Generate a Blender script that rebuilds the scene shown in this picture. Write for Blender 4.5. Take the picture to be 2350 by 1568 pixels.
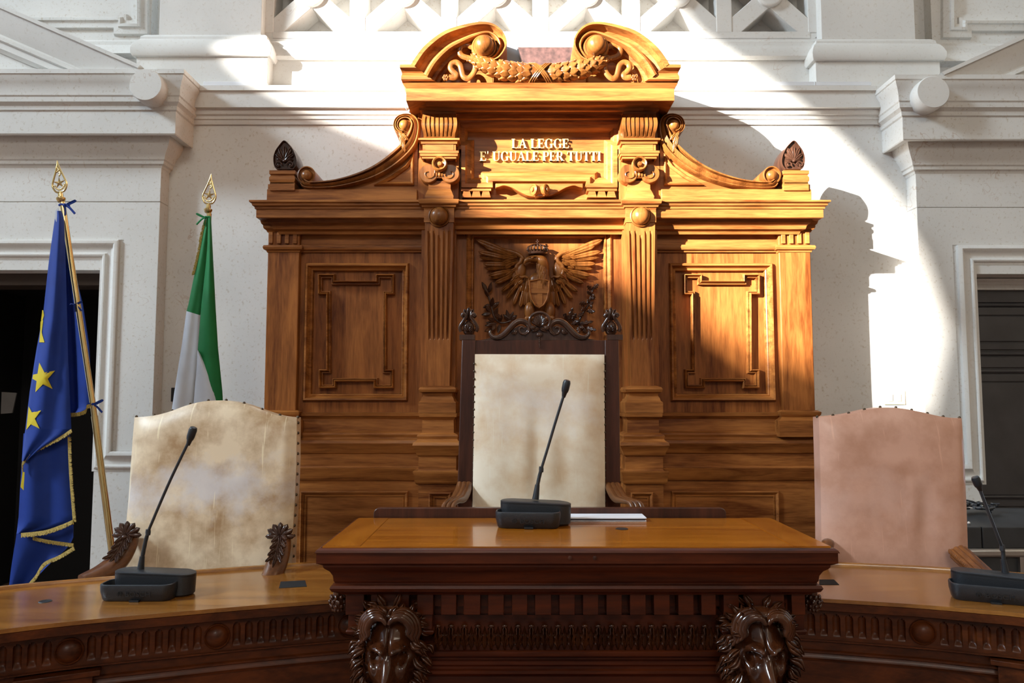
import bpy, bmesh, math, random
from mathutils import Vector, Matrix
random.seed(7)
for o in list(bpy.data.objects): bpy.data.objects.remove(o)
C = bpy.context.scene.collection
PI = math.pi
# ------------------------------------------------------------------ camera, world, sun, lights, exposure
F = 1700.0; CX = 1175.0; CY = 784.0; TH = math.atan(F/23000.0); ZC = 1.44
ct, st = math.cos(TH), math.sin(TH)
cam = bpy.data.cameras.new('camera'); camo = bpy.data.objects.new('camera', cam); C.objects.link(camo)
cam.sensor_width = 36.0; cam.lens = 36.0*F/2350.0; cam.clip_start = 0.05; cam.clip_end = 200
camo.location = (0, 0, ZC); camo.rotation_euler = (PI/2+TH, 0, 0)
bpy.context.scene.camera = camo
S = bpy.context.scene
S.view_settings.view_transform = 'Standard'; S.view_settings.look = 'None'
S.view_settings.gamma = 1.0; S.view_settings.use_curve_mapping = False
S.view_settings.exposure = 0.62
w = bpy.data.worlds.new('sky'); S.world = w; w.use_nodes = True
w.node_tree.nodes['Background'].inputs[0].default_value = (0.62, 0.78, 1.0, 1)
w.node_tree.nodes['Background'].inputs[1].default_value = 1.0
SUND = Vector((1.235, 1.0, -0.41)).normalized()
sl = bpy.data.lights.new('sun', 'SUN'); sl.energy = 22.0; sl.angle = math.radians(0.6); sl.color = (1.0, 0.965, 0.90)
so = bpy.data.objects.new('sun', sl); C.objects.link(so); so.rotation_euler = SUND.to_track_quat('-Z', 'Y').to_euler()
so.location = (-30, -20, 12)
def area(name, loc, target, sx, sy, e, col):
    l = bpy.data.lights.new(name, 'AREA'); l.shape = 'RECTANGLE'; l.size = sx; l.size_y = sy; l.energy = e; l.color = col
    o = bpy.data.objects.new(name, l); C.objects.link(o); o.location = loc
    o.rotation_euler = (Vector(target)-Vector(loc)).to_track_quat('-Z', 'Y').to_euler()
    return o
RXL, RXR, RYB, RZT = -16.0, 10.0, -18.0, 17.0          # hall extents: left, right, rear, ceiling
area('daylight_left_window', (RXL+0.3, -2.2, 11.2), (0, 4.4, 2.2), 3.2, 4.0, 3150, (0.72, 0.875, 1.0))
area('rear_warm_fill', (-1.0, RYB+0.3, 11.0), (0, 4, 2.0), 7.0, 5.0, 800, (1.0, 0.93, 0.82))  # added warm fill standing for bounced hall light; no window is built here
area('right_warm_fill', (RXR-0.3, -8.0, 11.0), (0, 4, 2.0), 3.0, 4.0, 120, (1.0, 0.88, 0.72))  # weak added fill from the right; the wall has no opening

# ------------------------------------------------------------------ coordinates
def at(px, py, Y):
    u = (px-CX)/F; v = (CY-py)/F; k = ct - v*st
    return Vector((u*Y/k, Y, ZC + Y*(st+v*ct)/k))
def X(px, py, Y): return at(px, py, Y).x
def Z(py, Y): return at(CX, py, Y).z
def zf(Y0, lst): return [(d, Z(py, Y0-d)) for d, py in lst]
def xz(pts, Y): return [(at(a, b, Y).x, at(a, b, Y).z) for a, b in pts]
XC = X(1237.5, 600, 4.02)

# ------------------------------------------------------------------ mesh builder
class MB:
    def __init__(s): s.v = []; s.f = []
    def add(s, vs, fs):
        n = len(s.v); s.v += [Vector(a) for a in vs]; s.f += [tuple(i+n for i in f) for f in fs]
    def box(s, x0, x1, y0, y1, z0, z1):
        s.add([(x0,y0,z0),(x1,y0,z0),(x1,y1,z0),(x0,y1,z0),(x0,y0,z1),(x1,y0,z1),(x1,y1,z1),(x0,y1,z1)],
              [(0,3,2,1),(4,5,6,7),(0,1,5,4),(1,2,6,5),(2,3,7,6),(3,0,4,7)])
    def pbox(s, px0, py0, px1, py1, Y0, Y1, ref=None):     # box whose front face covers the given photo rectangle at depth Y0
        m = (py0+py1)/2 if ref is None else ref
        s.box(X(px0, m, Y0), X(px1, m, Y0), Y0, Y1, Z(py1, Y0), Z(py0, Y0))
    def prism(s, poly, y0, y1):                           # polygon in XZ, extruded along Y
        n = len(poly)
        vs = [(a, y0, b) for a, b in poly] + [(a, y1, b) for a, b in poly]
        fs = [tuple(range(n)), tuple(range(2*n-1, n-1, -1))] + [(i, (i+1)%n, n+(i+1)%n, n+i) for i in range(n)]
        s.add(vs, fs)
    def hprism(s, poly, z0, z1):                          # polygon in XY, extruded along Z
        n = len(poly)
        vs = [(a, b, z0) for a, b in poly] + [(a, b, z1) for a, b in poly]
        fs = [tuple(range(n)), tuple(range(2*n-1, n-1, -1))] + [(i, (i+1)%n, n+(i+1)%n, n+i) for i in range(n)]
        s.add(vs, fs)
    def grid(s, P, wrap=False):                           # P[i][j] points
        ni, nj = len(P), len(P[0]); n = len(s.v)
        for r in P: s.v += [Vector(a) for a in r]
        for i in range(ni-1):
            for j in range(nj if wrap else nj-1):
                j2 = (j+1) % nj
                s.f.append((n+i*nj+j, n+i*nj+j2, n+(i+1)*nj+j2, n+(i+1)*nj+j))
    def sweep(s, path, prof, plane='h', closed=False, cap=True):
        n = len(path); rows = []
        for i in range(n):
            p = Vector(path[i])
            a = Vector(path[i-1]) if (i > 0 or closed) else None
            b = Vector(path[(i+1) % n]) if (i < n-1 or closed) else None
            d1 = (p-a).normalized() if a is not None else None
            d2 = (b-p).normalized() if b is not None else None
            if d1 is None: d1 = d2
            if d2 is None: d2 = d1
            n1 = Vector((d1.y, -d1.x)); n2 = Vector((d2.y, -d2.x))
            m = (n1+n2); q = m.length
            m = m/q if q > 1e-6 else n1
            c = max(0.25, m.dot(n1)); m = m/c
            row = []
            for o, h in prof:
                k = p + m*o
                row.append((k.x, k.y, h) if plane == 'h' else (k.x, h, k.y))
            rows.append(row)
        if closed: rows.append(rows[0])
        base = len(s.v); s.grid(rows)
        if cap and not closed:
            m_ = len(prof)
            s.f.append(tuple(base+i for i in range(m_))); s.f.append(tuple(base+(n-1)*m_+i for i in range(m_)))
    def tube(s, pts, rad, seg=10, flat=None, cap=True):
        pts = [Vector(p) for p in pts]; n = len(pts)
        R = rad if isinstance(rad, (list, tuple)) else [rad]*n
        rows = []; up = None
        for i in range(n):
            d = (pts[min(i+1, n-1)]-pts[max(i-1, 0)]).normalized()
            if up is None:
                up = Vector((0, 0, 1)) if abs(d.z) < 0.9 else Vector((0, 1, 0))
            a = d.cross(up)
            if a.length < 1e-4: a = d.orthogonal()
            a.normalize(); b = a.cross(d).normalized(); up = b
            fx, fy = (1, 1) if flat is None else flat
            rows.append([pts[i]+a*math.cos(2*PI*k/seg)*R[i]*fx+b*math.sin(2*PI*k/seg)*R[i]*fy for k in range(seg)])
        base = len(s.v); s.grid(rows, wrap=True)
        if cap:
            s.f.append(tuple(base+i for i in range(seg))); s.f.append(tuple(base+(n-1)*seg+i for i in range(seg)))
    def lathe(s, prof, center, axis='z', seg=24):         # prof: (r, t) along axis from center
        c = Vector(center); rows = []
        for r, t in prof:
            row = []
            for k in range(seg):
                a = 2*PI*k/seg; p, q = r*math.cos(a), r*math.sin(a)
                if axis == 'z': row.append(c+Vector((p, q, t)))
                elif axis == 'y': row.append(c+Vector((p, -t, q)))      # t towards the viewer
                elif axis == 'x': row.append(c+Vector((t, p, q)))
                else:
                    A, B, D = axis; row.append(c+A*p+B*q+D*t)
            rows.append(row)
        base = len(s.v); s.grid(rows, wrap=True)
        s.f.append(tuple(base+i for i in range(seg))); s.f.append(tuple(base+(len(prof)-1)*seg+i for i in range(seg)))
    def ell(s, c, rx, ry, rz, seg=16, rings=10, rot=None):
        c = Vector(c); rows = []
        for i in range(rings+1):
            t = PI*i/rings
            row = []
            for k in range(seg):
                a = 2*PI*k/seg
                p = Vector((rx*math.sin(t)*math.cos(a), ry*math.sin(t)*math.sin(a), rz*math.cos(t)))
                if rot is not None: p = rot @ p
                row.append(c+p)
            rows.append(row)
        s.grid(rows, wrap=True)
    def leaf(s, base, tip, width, thick, nrm=(0,-1,0), curl=0.0, groove=0.35, nl=8, nw=6, shape='leaf', bend=0.0):
        b = Vector(base); d = Vector(tip)-b; L = d.length; d.normalize(); nr = Vector(nrm)
        side = d.cross(nr).normalized(); nr = side.cross(d).normalized()
        top = []; bot = []
        for i in range(nl+1):
            t = i/nl
            if shape == 'leaf': wv = math.sin(PI*min(1, t**0.8*0.98+0.02))**0.8
            elif shape == 'feather': wv = min(1.0, 0.45+t*1.0)*math.sqrt(max(0.0, 1-max(0, (t-0.72)/0.28)**2))
            elif shape == 'lobe': wv = math.sin(PI*min(1, t*0.98+0.02))**0.7*(0.72+0.28*math.cos(t*PI*7))
            else: wv = math.sqrt(max(0.0, 1-(2*t-1)**2))
            wv = max(wv, 0.03)
            c = b + d*(L*t) + nr*(curl*t*t) + side*(bend*math.sin(PI*t))
            r1 = []; r2 = []
            for j in range(nw+1):
                q = 2*j/nw-1
                h = thick*math.sqrt(max(0, 1-q*q))*(0.35+0.65*math.sin(PI*min(1, t*0.9+0.1)))
                h -= groove*thick*math.exp(-(q/0.22)**2)
                r1.append(c+side*(q*wv*width/2)+nr*h); r2.append(c+side*(q*wv*width/2)-nr*thick*0.35)
            top.append(r1); bot.append(r2)
        s.grid(top); s.grid(bot)
        T = lambda i: (top[i][0], bot[i][0]); U = lambda i: (top[i][-1], bot[i][-1])
        s.grid([T(i) for i in range(nl+1)]); s.grid([U(i) for i in range(nl+1)])
        s.grid([top[0], bot[0]]); s.grid([top[-1], bot[-1]])
    def build(s, name, mat, parent=None, smooth=35, bevel=0.0, mirror=None, flat=False):
        L = parent_world(parent)
        vs = [(2*mirror-a.x, a.y, a.z) if mirror is not None else (a.x, a.y, a.z) for a in s.v]
        vs = [(a-L.x, b-L.y, c-L.z) for a, b, c in vs]
        me = bpy.data.meshes.new(name); me.from_pydata(vs, [], [f for f in s.f if len(set(f)) > 2]); me.update()
        bm = bmesh.new(); bm.from_mesh(me)
        bmesh.ops.remove_doubles(bm, verts=bm.verts, dist=1e-6)
        bmesh.ops.recalc_face_normals(bm, faces=bm.faces); bm.to_mesh(me); bm.free()
        if not flat:
            me.polygons.foreach_set('use_smooth', [True]*len(me.polygons))
            me.set_sharp_from_angle(angle=math.radians(smooth))
        me.materials.append(mat)
        o = bpy.data.objects.new(name, me); C.objects.link(o)
        if parent is not None: o.parent = parent
        if bevel > 0:
            b = o.modifiers.new('bevel', 'BEVEL'); b.width = bevel; b.segments = 2; b.limit_method = 'ANGLE'; b.angle_limit = math.radians(40)
        return o
WL = {}
def parent_world(p):
    return WL.get(p.name, Vector((0, 0, 0))) if p is not None else Vector((0, 0, 0))
def thing(name, label, cat, loc=(0,0,0), group=None):
    o = bpy.data.objects.new(name, None); C.objects.link(o); o.location = loc; WL[o.name] = Vector(loc)
    o.empty_display_size = 0.1
    o['label'] = label; o['category'] = cat
    if group: o['group'] = group
    return o
def tag(o, label, cat, group=None):
    o['label'] = label; o['category'] = cat
    if group: o['group'] = group
    return o
def sub(o, parent):                                      # register a mesh part so that sub-parts can be parented to it
    WL[o.name] = parent_world(parent); return o
def struct(name, mb, mat, **k):
    o = mb.build(name, mat, None, **k); o['kind'] = 'structure'; return o
def catmull(pts, n=6):
    P = [Vector(p) for p in pts]; out = []
    for i in range(len(P)-1):
        a = P[max(i-1, 0)]; b = P[i]; c = P[i+1]; d = P[min(i+2, len(P)-1)]
        for k in range(n):
            t = k/n
            out.append(0.5*((2*b)+(c-a)*t+(2*a-5*b+4*c-d)*t*t+(3*b-a-3*c+d)*t**3))
    out.append(P[-1]); return out

# ------------------------------------------------------------------ materials
def mat(name): 
    m = bpy.data.materials.new(name); m.use_nodes = True
    return m, m.node_tree.nodes, m.node_tree.links, m.node_tree.nodes['Principled BSDF']
def plain(name, col, rough=0.5, metal=0.0, coat=0.0, spec=0.5, var=0.08, scale=12, bump=0.0):
    m, N, L, B = mat(name)
    B.inputs['Roughness'].default_value = rough; B.inputs['Metallic'].default_value = metal
    B.inputs['Coat Weight'].default_value = coat; B.inputs['Specular IOR Level'].default_value = spec
    tc = N.new('ShaderNodeTexCoord'); nz = N.new('ShaderNodeTexNoise'); nz.inputs['Scale'].default_value = scale; nz.inputs['Detail'].default_value = 5
    L.new(tc.outputs['Object'], nz.inputs['Vector'])
    r = N.new('ShaderNodeValToRGB'); r.color_ramp.elements[0].position = 0.3; r.color_ramp.elements[1].position = 0.7
    r.color_ramp.elements[0].color = tuple(c*(1-var) for c in col)+(1,); r.color_ramp.elements[1].color = tuple(min(1, c*(1+var)) for c in col)+(1,)
    L.new(nz.outputs['Fac'], r.inputs['Fac']); L.new(r.outputs['Color'], B.inputs['Base Color'])
    if bump:
        bp = N.new('ShaderNodeBump'); bp.inputs['Strength'].default_value = bump; bp.inputs['Distance'].default_value = 0.002
        L.new(nz.outputs['Fac'], bp.inputs['Height']); L.new(bp.outputs['Normal'], B.inputs['Normal'])
    return m
def wood(name, dark, light, axis='x', rough=0.32, coat=0.25, scale=1.0, crough=0.12, spec=0.3):
    m, N, L, B = mat(name)
    B.inputs['Roughness'].default_value = rough; B.inputs['Coat Weight'].default_value = coat; B.inputs['Coat Roughness'].default_value = crough; B.inputs['Specular IOR Level'].default_value = spec
    tc = N.new('ShaderNodeTexCoord'); mp = N.new('ShaderNodeMapping')
    s = {'x': (0.9, 9, 9), 'z': (9, 9, 0.9), 'y': (9, 0.9, 9)}[axis]
    mp.inputs['Scale'].default_value = tuple(a*scale for a in s)
    L.new(tc.outputs['Object'], mp.inputs['Vector'])
    n1 = N.new('ShaderNodeTexNoise'); n1.inputs['Scale'].default_value = 1.6; n1.inputs['Detail'].default_value = 6; n1.inputs['Roughness'].default_value = 0.62; n1.inputs['Distortion'].default_value = 0.8
    L.new(mp.outputs[0], n1.inputs['Vector'])
    n2 = N.new('ShaderNodeTexNoise'); n2.inputs['Scale'].default_value = 14; n2.inputs['Detail'].default_value = 3
    L.new(mp.outputs[0], n2.inputs['Vector'])
    n3 = N.new('ShaderNodeTexNoise'); n3.inputs['Scale'].default_value = 2.2; n3.inputs['Detail'].default_value = 2
    L.new(tc.outputs['Object'], n3.inputs['Vector'])
    mx = N.new('ShaderNodeMath'); mx.operation = 'MULTIPLY_ADD'; mx.inputs[1].default_value = 0.30
    L.new(n2.outputs['Fac'], mx.inputs[0]); L.new(n1.outputs['Fac'], mx.inputs[2])
    m2 = N.new('ShaderNodeMath'); m2.operation = 'MULTIPLY_ADD'; m2.inputs[1].default_value = 0.35
    L.new(n3.outputs['Fac'], m2.inputs[0]); L.new(mx.outputs[0], m2.inputs[2])
    r = N.new('ShaderNodeValToRGB'); e = r.color_ramp.elements
    e[0].position = 0.62; e[0].color = tuple(dark)+(1,); e[1].position = 1.02; e[1].color = tuple(light)+(1,)
    L.new(m2.outputs[0], r.inputs['Fac']); L.new(r.outputs['Color'], B.inputs['Base Color'])
    bp = N.new('ShaderNodeBump'); bp.inputs['Strength'].default_value = 0.08; bp.inputs['Distance'].default_value = 0.002
    L.new(n2.outputs['Fac'], bp.inputs['Height']); L.new(bp.outputs['Normal'], B.inputs['Normal'])
    return m
def stone(name, base, vein=(0.42, 0.27, 0.18), spk=1.0, rough=0.72):
    m, N, L, B = mat(name); B.inputs['Roughness'].default_value = rough; B.inputs['Specular IOR Level'].default_value = 0.3
    tc = N.new('ShaderNodeTexCoord')
    n0 = N.new('ShaderNodeTexNoise'); n0.inputs['Scale'].default_value = 2.0; n0.inputs['Detail'].default_value = 5
    n1 = N.new('ShaderNodeTexNoise'); n1.inputs['Scale'].default_value = 55; n1.inputs['Detail'].default_value = 6; n1.inputs['Roughness'].default_value = 0.7
    nd = N.new('ShaderNodeTexNoise'); nd.inputs['Scale'].default_value = 3.0; nd.inputs['Detail'].default_value = 6
    for n in (n0, n1, nd): L.new(tc.outputs['Object'], n.inputs['Vector'])
    r0 = N.new('ShaderNodeValToRGB'); e = r0.color_ramp.elements
    e[0].position = 0.3; e[0].color = tuple(c*0.90 for c in base)+(1,); e[1].position = 0.7; e[1].color = tuple(min(1, c*1.05) for c in base)+(1,)
    L.new(n0.outputs['Fac'], r0.inputs['Fac'])
    r1 = N.new('ShaderNodeValToRGB'); e = r1.color_ramp.elements
    e[0].position = 0.33; e[0].color = (0.72, 0.64, 0.54, 1); e[1].position = 0.44; e[1].color = (1, 1, 1, 1)
    L.new(n1.outputs['Fac'], r1.inputs['Fac'])
    mx = N.new('ShaderNodeMix'); mx.data_type = 'RGBA'; mx.blend_type = 'MULTIPLY'; mx.inputs[0].default_value = spk*0.75
    L.new(r0.outputs['Color'], mx.inputs[6]); L.new(r1.outputs['Color'], mx.inputs[7])
    # veins: thin level lines of a distorted noise, kept only here and there
    va = N.new('ShaderNodeVectorMath'); va.operation = 'MULTIPLY_ADD'; va.inputs[1].default_value = (0.35, 0.35, 0.35)
    L.new(nd.outputs['Color'], va.inputs[0]); L.new(tc.outputs['Object'], va.inputs[2])
    nv = N.new('ShaderNodeTexNoise'); nv.inputs['Scale'].default_value = 1.7; nv.inputs['Detail'].default_value = 4; nv.inputs['Roughness'].default_value = 0.6
    L.new(va.outputs[0], nv.inputs['Vector'])
    s1 = N.new('ShaderNodeMath'); s1.operation = 'SUBTRACT'; s1.inputs[1].default_value = 0.5; L.new(nv.outputs['Fac'], s1.inputs[0])
    s2 = N.new('ShaderNodeMath'); s2.operation = 'ABSOLUTE'; L.new(s1.outputs[0], s2.inputs[0])
    s3 = N.new('ShaderNodeMapRange'); s3.inputs[1].default_value = 0.0; s3.inputs[2].default_value = 0.004; s3.inputs[3].default_value = 1.0; s3.inputs[4].default_value = 0.0
    L.new(s2.outputs[0], s3.inputs[0])
    nm = N.new('ShaderNodeTexNoise'); nm.inputs['Scale'].default_value = 2.6; L.new(tc.outputs['Object'], nm.inputs['Vector'])
    s4 = N.new('ShaderNodeMapRange'); s4.inputs[1].default_value = 0.56; s4.inputs[2].default_value = 0.66; L.new(nm.outputs['Fac'], s4.inputs[0])
    s5 = N.new('ShaderNodeMath'); s5.operation = 'MULTIPLY'; L.new(s3.outputs[0], s5.inputs[0]); L.new(s4.outputs[0], s5.inputs[1])
    s6 = N.new('ShaderNodeMath'); s6.operation = 'MULTIPLY'; s6.inputs[1].default_value = 0.55; L.new(s5.outputs[0], s6.inputs[0])
    mv = N.new('ShaderNodeMix'); mv.data_type = 'RGBA'; L.new(s6.outputs[0], mv.inputs[0]); L.new(mx.outputs[2], mv.inputs[6]); mv.inputs[7].default_value = tuple(vein)+(1,)
    L.new(mv.outputs[2], B.inputs['Base Color'])
    bp = N.new('ShaderNodeBump'); bp.inputs['Strength'].default_value = 0.15; bp.inputs['Distance'].default_value = 0.002
    L.new(n1.outputs['Fac'], bp.inputs['Height']); L.new(bp.outputs['Normal'], B.inputs['Normal'])
    return m
def leather(name, c_dark, c_light, c_worn, zc=0.0, worn=0.6, scratch=0.5, rough=0.38):
    m, N, L, B = mat(name); B.inputs['Roughness'].default_value = rough; B.inputs['Coat Weight'].default_value = 0.12; B.inputs['Coat Roughness'].default_value = 0.3
    tc = N.new('ShaderNodeTexCoord')
    n1 = N.new('ShaderNodeTexNoise'); n1.inputs['Scale'].default_value = 7; n1.inputs['Detail'].default_value = 7; n1.inputs['Roughness'].default_value = 0.6
    n2 = N.new('ShaderNodeTexNoise'); n2.inputs['Scale'].default_value = 3.2; n2.inputs['Detail'].default_value = 8; n2.inputs['Roughness'].default_value = 0.65
    for n in (n1, n2): L.new(tc.outputs['Object'], n.inputs['Vector'])
    r = N.new('ShaderNodeValToRGB'); e = r.color_ramp.elements
    e[0].position = 0.33; e[0].color = tuple(c_dark)+(1,); e[1].position = 0.6; e[1].color = tuple(c_light)+(1,)
    L.new(n1.outputs['Fac'], r.inputs['Fac'])
    sp = N.new('ShaderNodeSeparateXYZ'); L.new(tc.outputs['Object'], sp.inputs[0])
    zr = N.new('ShaderNodeMath'); zr.operation = 'SUBTRACT'; zr.inputs[1].default_value = zc; L.new(sp.outputs['Z'], zr.inputs[0])
    za = N.new('ShaderNodeMath'); za.operation = 'ABSOLUTE'; L.new(zr.outputs[0], za.inputs[0])
    zm = N.new('ShaderNodeMapRange'); zm.inputs[1].default_value = 0.02; zm.inputs[2].default_value = 0.24; zm.inputs[3].default_value = 0.13; zm.inputs[4].default_value = -0.10; L.new(za.outputs[0], zm.inputs[0])
    ad = N.new('ShaderNodeMath'); ad.operation = 'ADD'; L.new(n2.outputs['Fac'], ad.inputs[0]); L.new(zm.outputs[0], ad.inputs[1])
    wr = N.new('ShaderNodeMapRange'); wr.inputs[1].default_value = 0.52; wr.inputs[2].default_value = 0.70; wr.inputs[4].default_value = worn; L.new(ad.outputs[0], wr.inputs[0])
    mx = N.new('ShaderNodeMix'); mx.data_type = 'RGBA'; L.new(wr.outputs[0], mx.inputs[0]); L.new(r.outputs['Color'], mx.inputs[6]); mx.inputs[7].default_value = tuple(c_worn)+(1,)
    # scratches
    prev = mx.outputs[2]
    for k, (rot, sc) in enumerate((((0.2, 0.9, 0.3), (60, 4, 5)), ((0.1, -0.6, 0.2), (70, 5, 4)), ((0.0, 0.25, 0.0), (80, 5, 3)))):
        mp = N.new('ShaderNodeMapping'); mp.inputs['Rotation'].default_value = rot; mp.inputs['Scale'].default_value = sc
        L.new(tc.outputs['Object'], mp.inputs['Vector'])
        ns = N.new('ShaderNodeTexNoise'); ns.inputs['Scale'].default_value = 1.0; ns.inputs['Detail'].default_value = 2; ns.inputs['Distortion'].default_value = 0.6
        L.new(mp.outputs[0], ns.inputs['Vector'])
        q = N.new('ShaderNodeMapRange'); q.inputs[1].default_value = 0.70; q.inputs[2].default_value = 0.75; q.inputs[4].default_value = scratch; L.new(ns.outputs['Fac'], q.inputs[0])
        m2 = N.new('ShaderNodeMix'); m2.data_type = 'RGBA'; L.new(q.outputs[0], m2.inputs[0]); L.new(prev, m2.inputs[6])
        m2.inputs[7].default_value = tuple(min(1, c*1.35+0.03) for c in c_light)+(1,); prev = m2.outputs[2]
    L.new(prev, B.inputs['Base Color'])
    bp = N.new('ShaderNodeBump'); bp.inputs['Strength'].default_value = 0.25; bp.inputs['Distance'].default_value = 0.004
    L.new(n2.outputs['Fac'], bp.inputs['Height']); L.new(bp.outputs['Normal'], B.inputs['Normal'])
    return m
M = dict(
    stone=stone('pale_limestone', (0.70, 0.685, 0.655)),
    stone2=stone('smooth_limestone', (0.71, 0.695, 0.665), spk=0.5),
    wx=wood('walnut_horizontal', (0.12, 0.030, 0.005), (0.42, 0.156, 0.037), 'x', rough=0.45, coat=0.04, spec=0.2),
    wz=wood('walnut_vertical', (0.105, 0.025, 0.004), (0.37, 0.126, 0.028), 'z', rough=0.45, coat=0.04, spec=0.2),
    carve=wood('carved_walnut', (0.095, 0.027, 0.005), (0.30, 0.108, 0.023), 'z', rough=0.34, coat=0.12),
    dark=wood('dark_carved_walnut', (0.028, 0.011, 0.007), (0.080, 0.034, 0.019), 'z', rough=0.25, coat=0.35),
    throne=wood('dark_red_walnut', (0.030, 0.009, 0.005), (0.085, 0.025, 0.012), 'z', rough=0.34, coat=0.12),
    desk=wood('red_mahogany', (0.026, 0.004, 0.001), (0.100, 0.018, 0.0035), 'x', rough=0.36, coat=0.05, spec=0.25),
    desktop=wood('polished_walnut_top', (0.24, 0.062, 0.003), (0.43, 0.140, 0.010), 'x', rough=0.20, coat=0.30, crough=0.05),
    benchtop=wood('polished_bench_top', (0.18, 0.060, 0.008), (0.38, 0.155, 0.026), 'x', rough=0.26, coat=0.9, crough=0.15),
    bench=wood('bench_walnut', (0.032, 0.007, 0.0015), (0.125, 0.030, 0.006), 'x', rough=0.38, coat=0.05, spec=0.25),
    lion=wood('glossy_lion_walnut', (0.030, 0.008, 0.003), (0.085, 0.024, 0.007), 'z', rough=0.20, coat=0.6, crough=0.08),
    armw2=wood('reeded_arm_walnut', (0.09, 0.025, 0.006), (0.27, 0.095, 0.026), 'y', rough=0.34, coat=0.2),
    armw=wood('arm_walnut', (0.07, 0.022, 0.007), (0.19, 0.070, 0.022), 'y', rough=0.30, coat=0.25),
    gold=plain('gilded_brass_letters', (0.80, 0.66, 0.30), 0.38, 0.55, var=0.15),
    brass=plain('polished_brass', (0.72, 0.55, 0.26), 0.2, 1.0, var=0.1),
    nail=plain('dark_brass_nail', (0.10, 0.075, 0.05), 0.35, 0.8),
    mic=plain('black_plastic', (0.012, 0.014, 0.018), 0.42, spec=0.6, var=0.15, scale=300, bump=0.3),
    micl=plain('raised_black_plastic', (0.008, 0.009, 0.011), 0.5),
    micm=plain('dark_metal_tube', (0.06, 0.065, 0.075), 0.35, 0.6),
    blue=plain('blue_flag_cloth', (0.007, 0.034, 0.24), 0.65, var=0.12, spec=0.3),
    yellow=plain('yellow_star_cloth', (0.60, 0.46, 0.02), 0.7, var=0.05, spec=0.3),
    green=plain('green_flag_cloth', (0.009, 0.165, 0.045), 0.62, var=0.10, spec=0.3),
    white=plain('white_flag_cloth', (0.56, 0.59, 0.66), 0.7, var=0.05, spec=0.3),
    red=plain('red_flag_cloth', (0.45, 0.02, 0.02), 0.7, var=0.05, spec=0.3),
    fringe=plain('gold_fringe', (0.42, 0.30, 0.07), 0.7, var=0.5, scale=260, bump=1.0),
    paper=plain('white_paper', (0.82, 0.83, 0.88), 0.8, var=0.02),
    folder=plain('dark_folder', (0.03, 0.025, 0.04), 0.5),
    trunk=plain('white_trunking', (0.74, 0.76, 0.80), 0.45, var=0.03),
    cable=plain('blue_cable', (0.20, 0.42, 0.62), 0.5),
    greymetal=plain('grey_painted_metal', (0.25, 0.25, 0.26), 0.5),
    darkred=plain('dusty_red_board', (0.085, 0.040, 0.034), 0.85, var=0.5, scale=30),
    doordark=plain('dark_grey_door', (0.050, 0.048, 0.052), 0.42, var=0.2, scale=6),
    lintel2=plain('shade_dimmed_sheet', (0.14, 0.13, 0.12), 0.8),  # white paper with the doorway's shade put into its colour
    black=plain('shade_black', (0.006, 0.005, 0.005), 0.9),  # black colour standing for the shade inside unlit hollows
    lintel=plain('dark_door_lining', (0.05, 0.032, 0.022), 0.6),
    equip=plain('charcoal_equipment', (0.030, 0.033, 0.037), 0.5, var=0.2),
    alum=plain('brushed_aluminium', (0.42, 0.40, 0.38), 0.35, 0.8),
    plate=plain('beige_switch_plate', (0.50, 0.42, 0.30), 0.4),
    knob=plain('white_switch', (0.85, 0.84, 0.80), 0.4),
    plaster=plain('pale_plaster', (0.62, 0.58, 0.52), 0.9),
    floor=plain('terracotta_floor', (0.16, 0.085, 0.055), 0.5, var=0.25, scale=2),
    warm=plain('warm_plaster', (0.52, 0.38, 0.24), 0.9),
    ceil=plain('wooden_ceiling', (0.40, 0.34, 0.27), 0.8),
    l_left=leather('cream_leather_worn', (0.42, 0.26, 0.13), (0.80, 0.64, 0.45), (0.66, 0.62, 0.63), zc=1.09, worn=0.8, scratch=0.5),
    l_mid=leather('cream_leather', (0.76, 0.56, 0.36), (0.93, 0.81, 0.64), (0.90, 0.86, 0.84), zc=1.22, worn=0.6, scratch=0.2),
    l_right=leather('pink_tan_leather', (0.52, 0.265, 0.175), (0.66, 0.37, 0.27), (0.68, 0.46, 0.40), zc=1.0, worn=0.3, scratch=0.25),
)

# ================================================================== THE HALL
def room():
    f = MB(); f.box(RXL, RXR, RYB, 6.6, -0.1, 0.0); struct('floor', f, M['floor'])
    f = MB(); f.box(RXL, RXR, RYB, 6.6, RZT, RZT+0.1); struct('ceiling', f, M['ceil'])
    f = MB(); f.box(RXR, RXR+0.3, RYB, 6.6, 0, RZT); struct('wall_right', f, M['warm'])
    f = MB(); f.box(RXL, RXR, RYB-0.3, RYB, 0, RZT); struct('wall_back', f, M['plaster'])
    # left wall; its unseen high sun window is shaped to cast the sun patch
    f = MB(); n = len(WIN)
    mesh_with_hole(f, WIN); struct('wall_left', f, M['plaster'])
def back_to_wall(px, py, Y):                              # follow a sunbeam back from a point of the front wall to the left wall
    p = at(px, py, Y); t = (p.x-RXL)/SUND.x
    q = p - SUND*t; return (q.y, q.z)
SUNPATCH = [(700, -420, 4.5), (1180, -380, 4.5), (1400, -160, 4.5), (1560, 60, 4.5), (1740, 190, 4.45), (1905, 330, 4.45), (2020, 450, 4.45), (2095, 590, 4.40), (2150, 760, 4.40),
            (2110, 960, 4.40), (1930, 970, 4.2), (1800, 880, 4.07), (1700, 760, 4.1), (1560, 700, 4.1), (1440, 640, 4.0), (1300, 590, 4.1), (1180, 520, 3.95),
            (1010, 410, 3.95), (880, 300, 4.3), (760, 258, 4.36), (680, 226, 4.36), (610, 188, 4.42), (545, 150, 4.42), (535, 122, 4.42), (550, 100, 4.42), (620, 92, 4.42), (700, 40, 4.5), (700, -80, 4.5), (690, -250, 4.5)]
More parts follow.
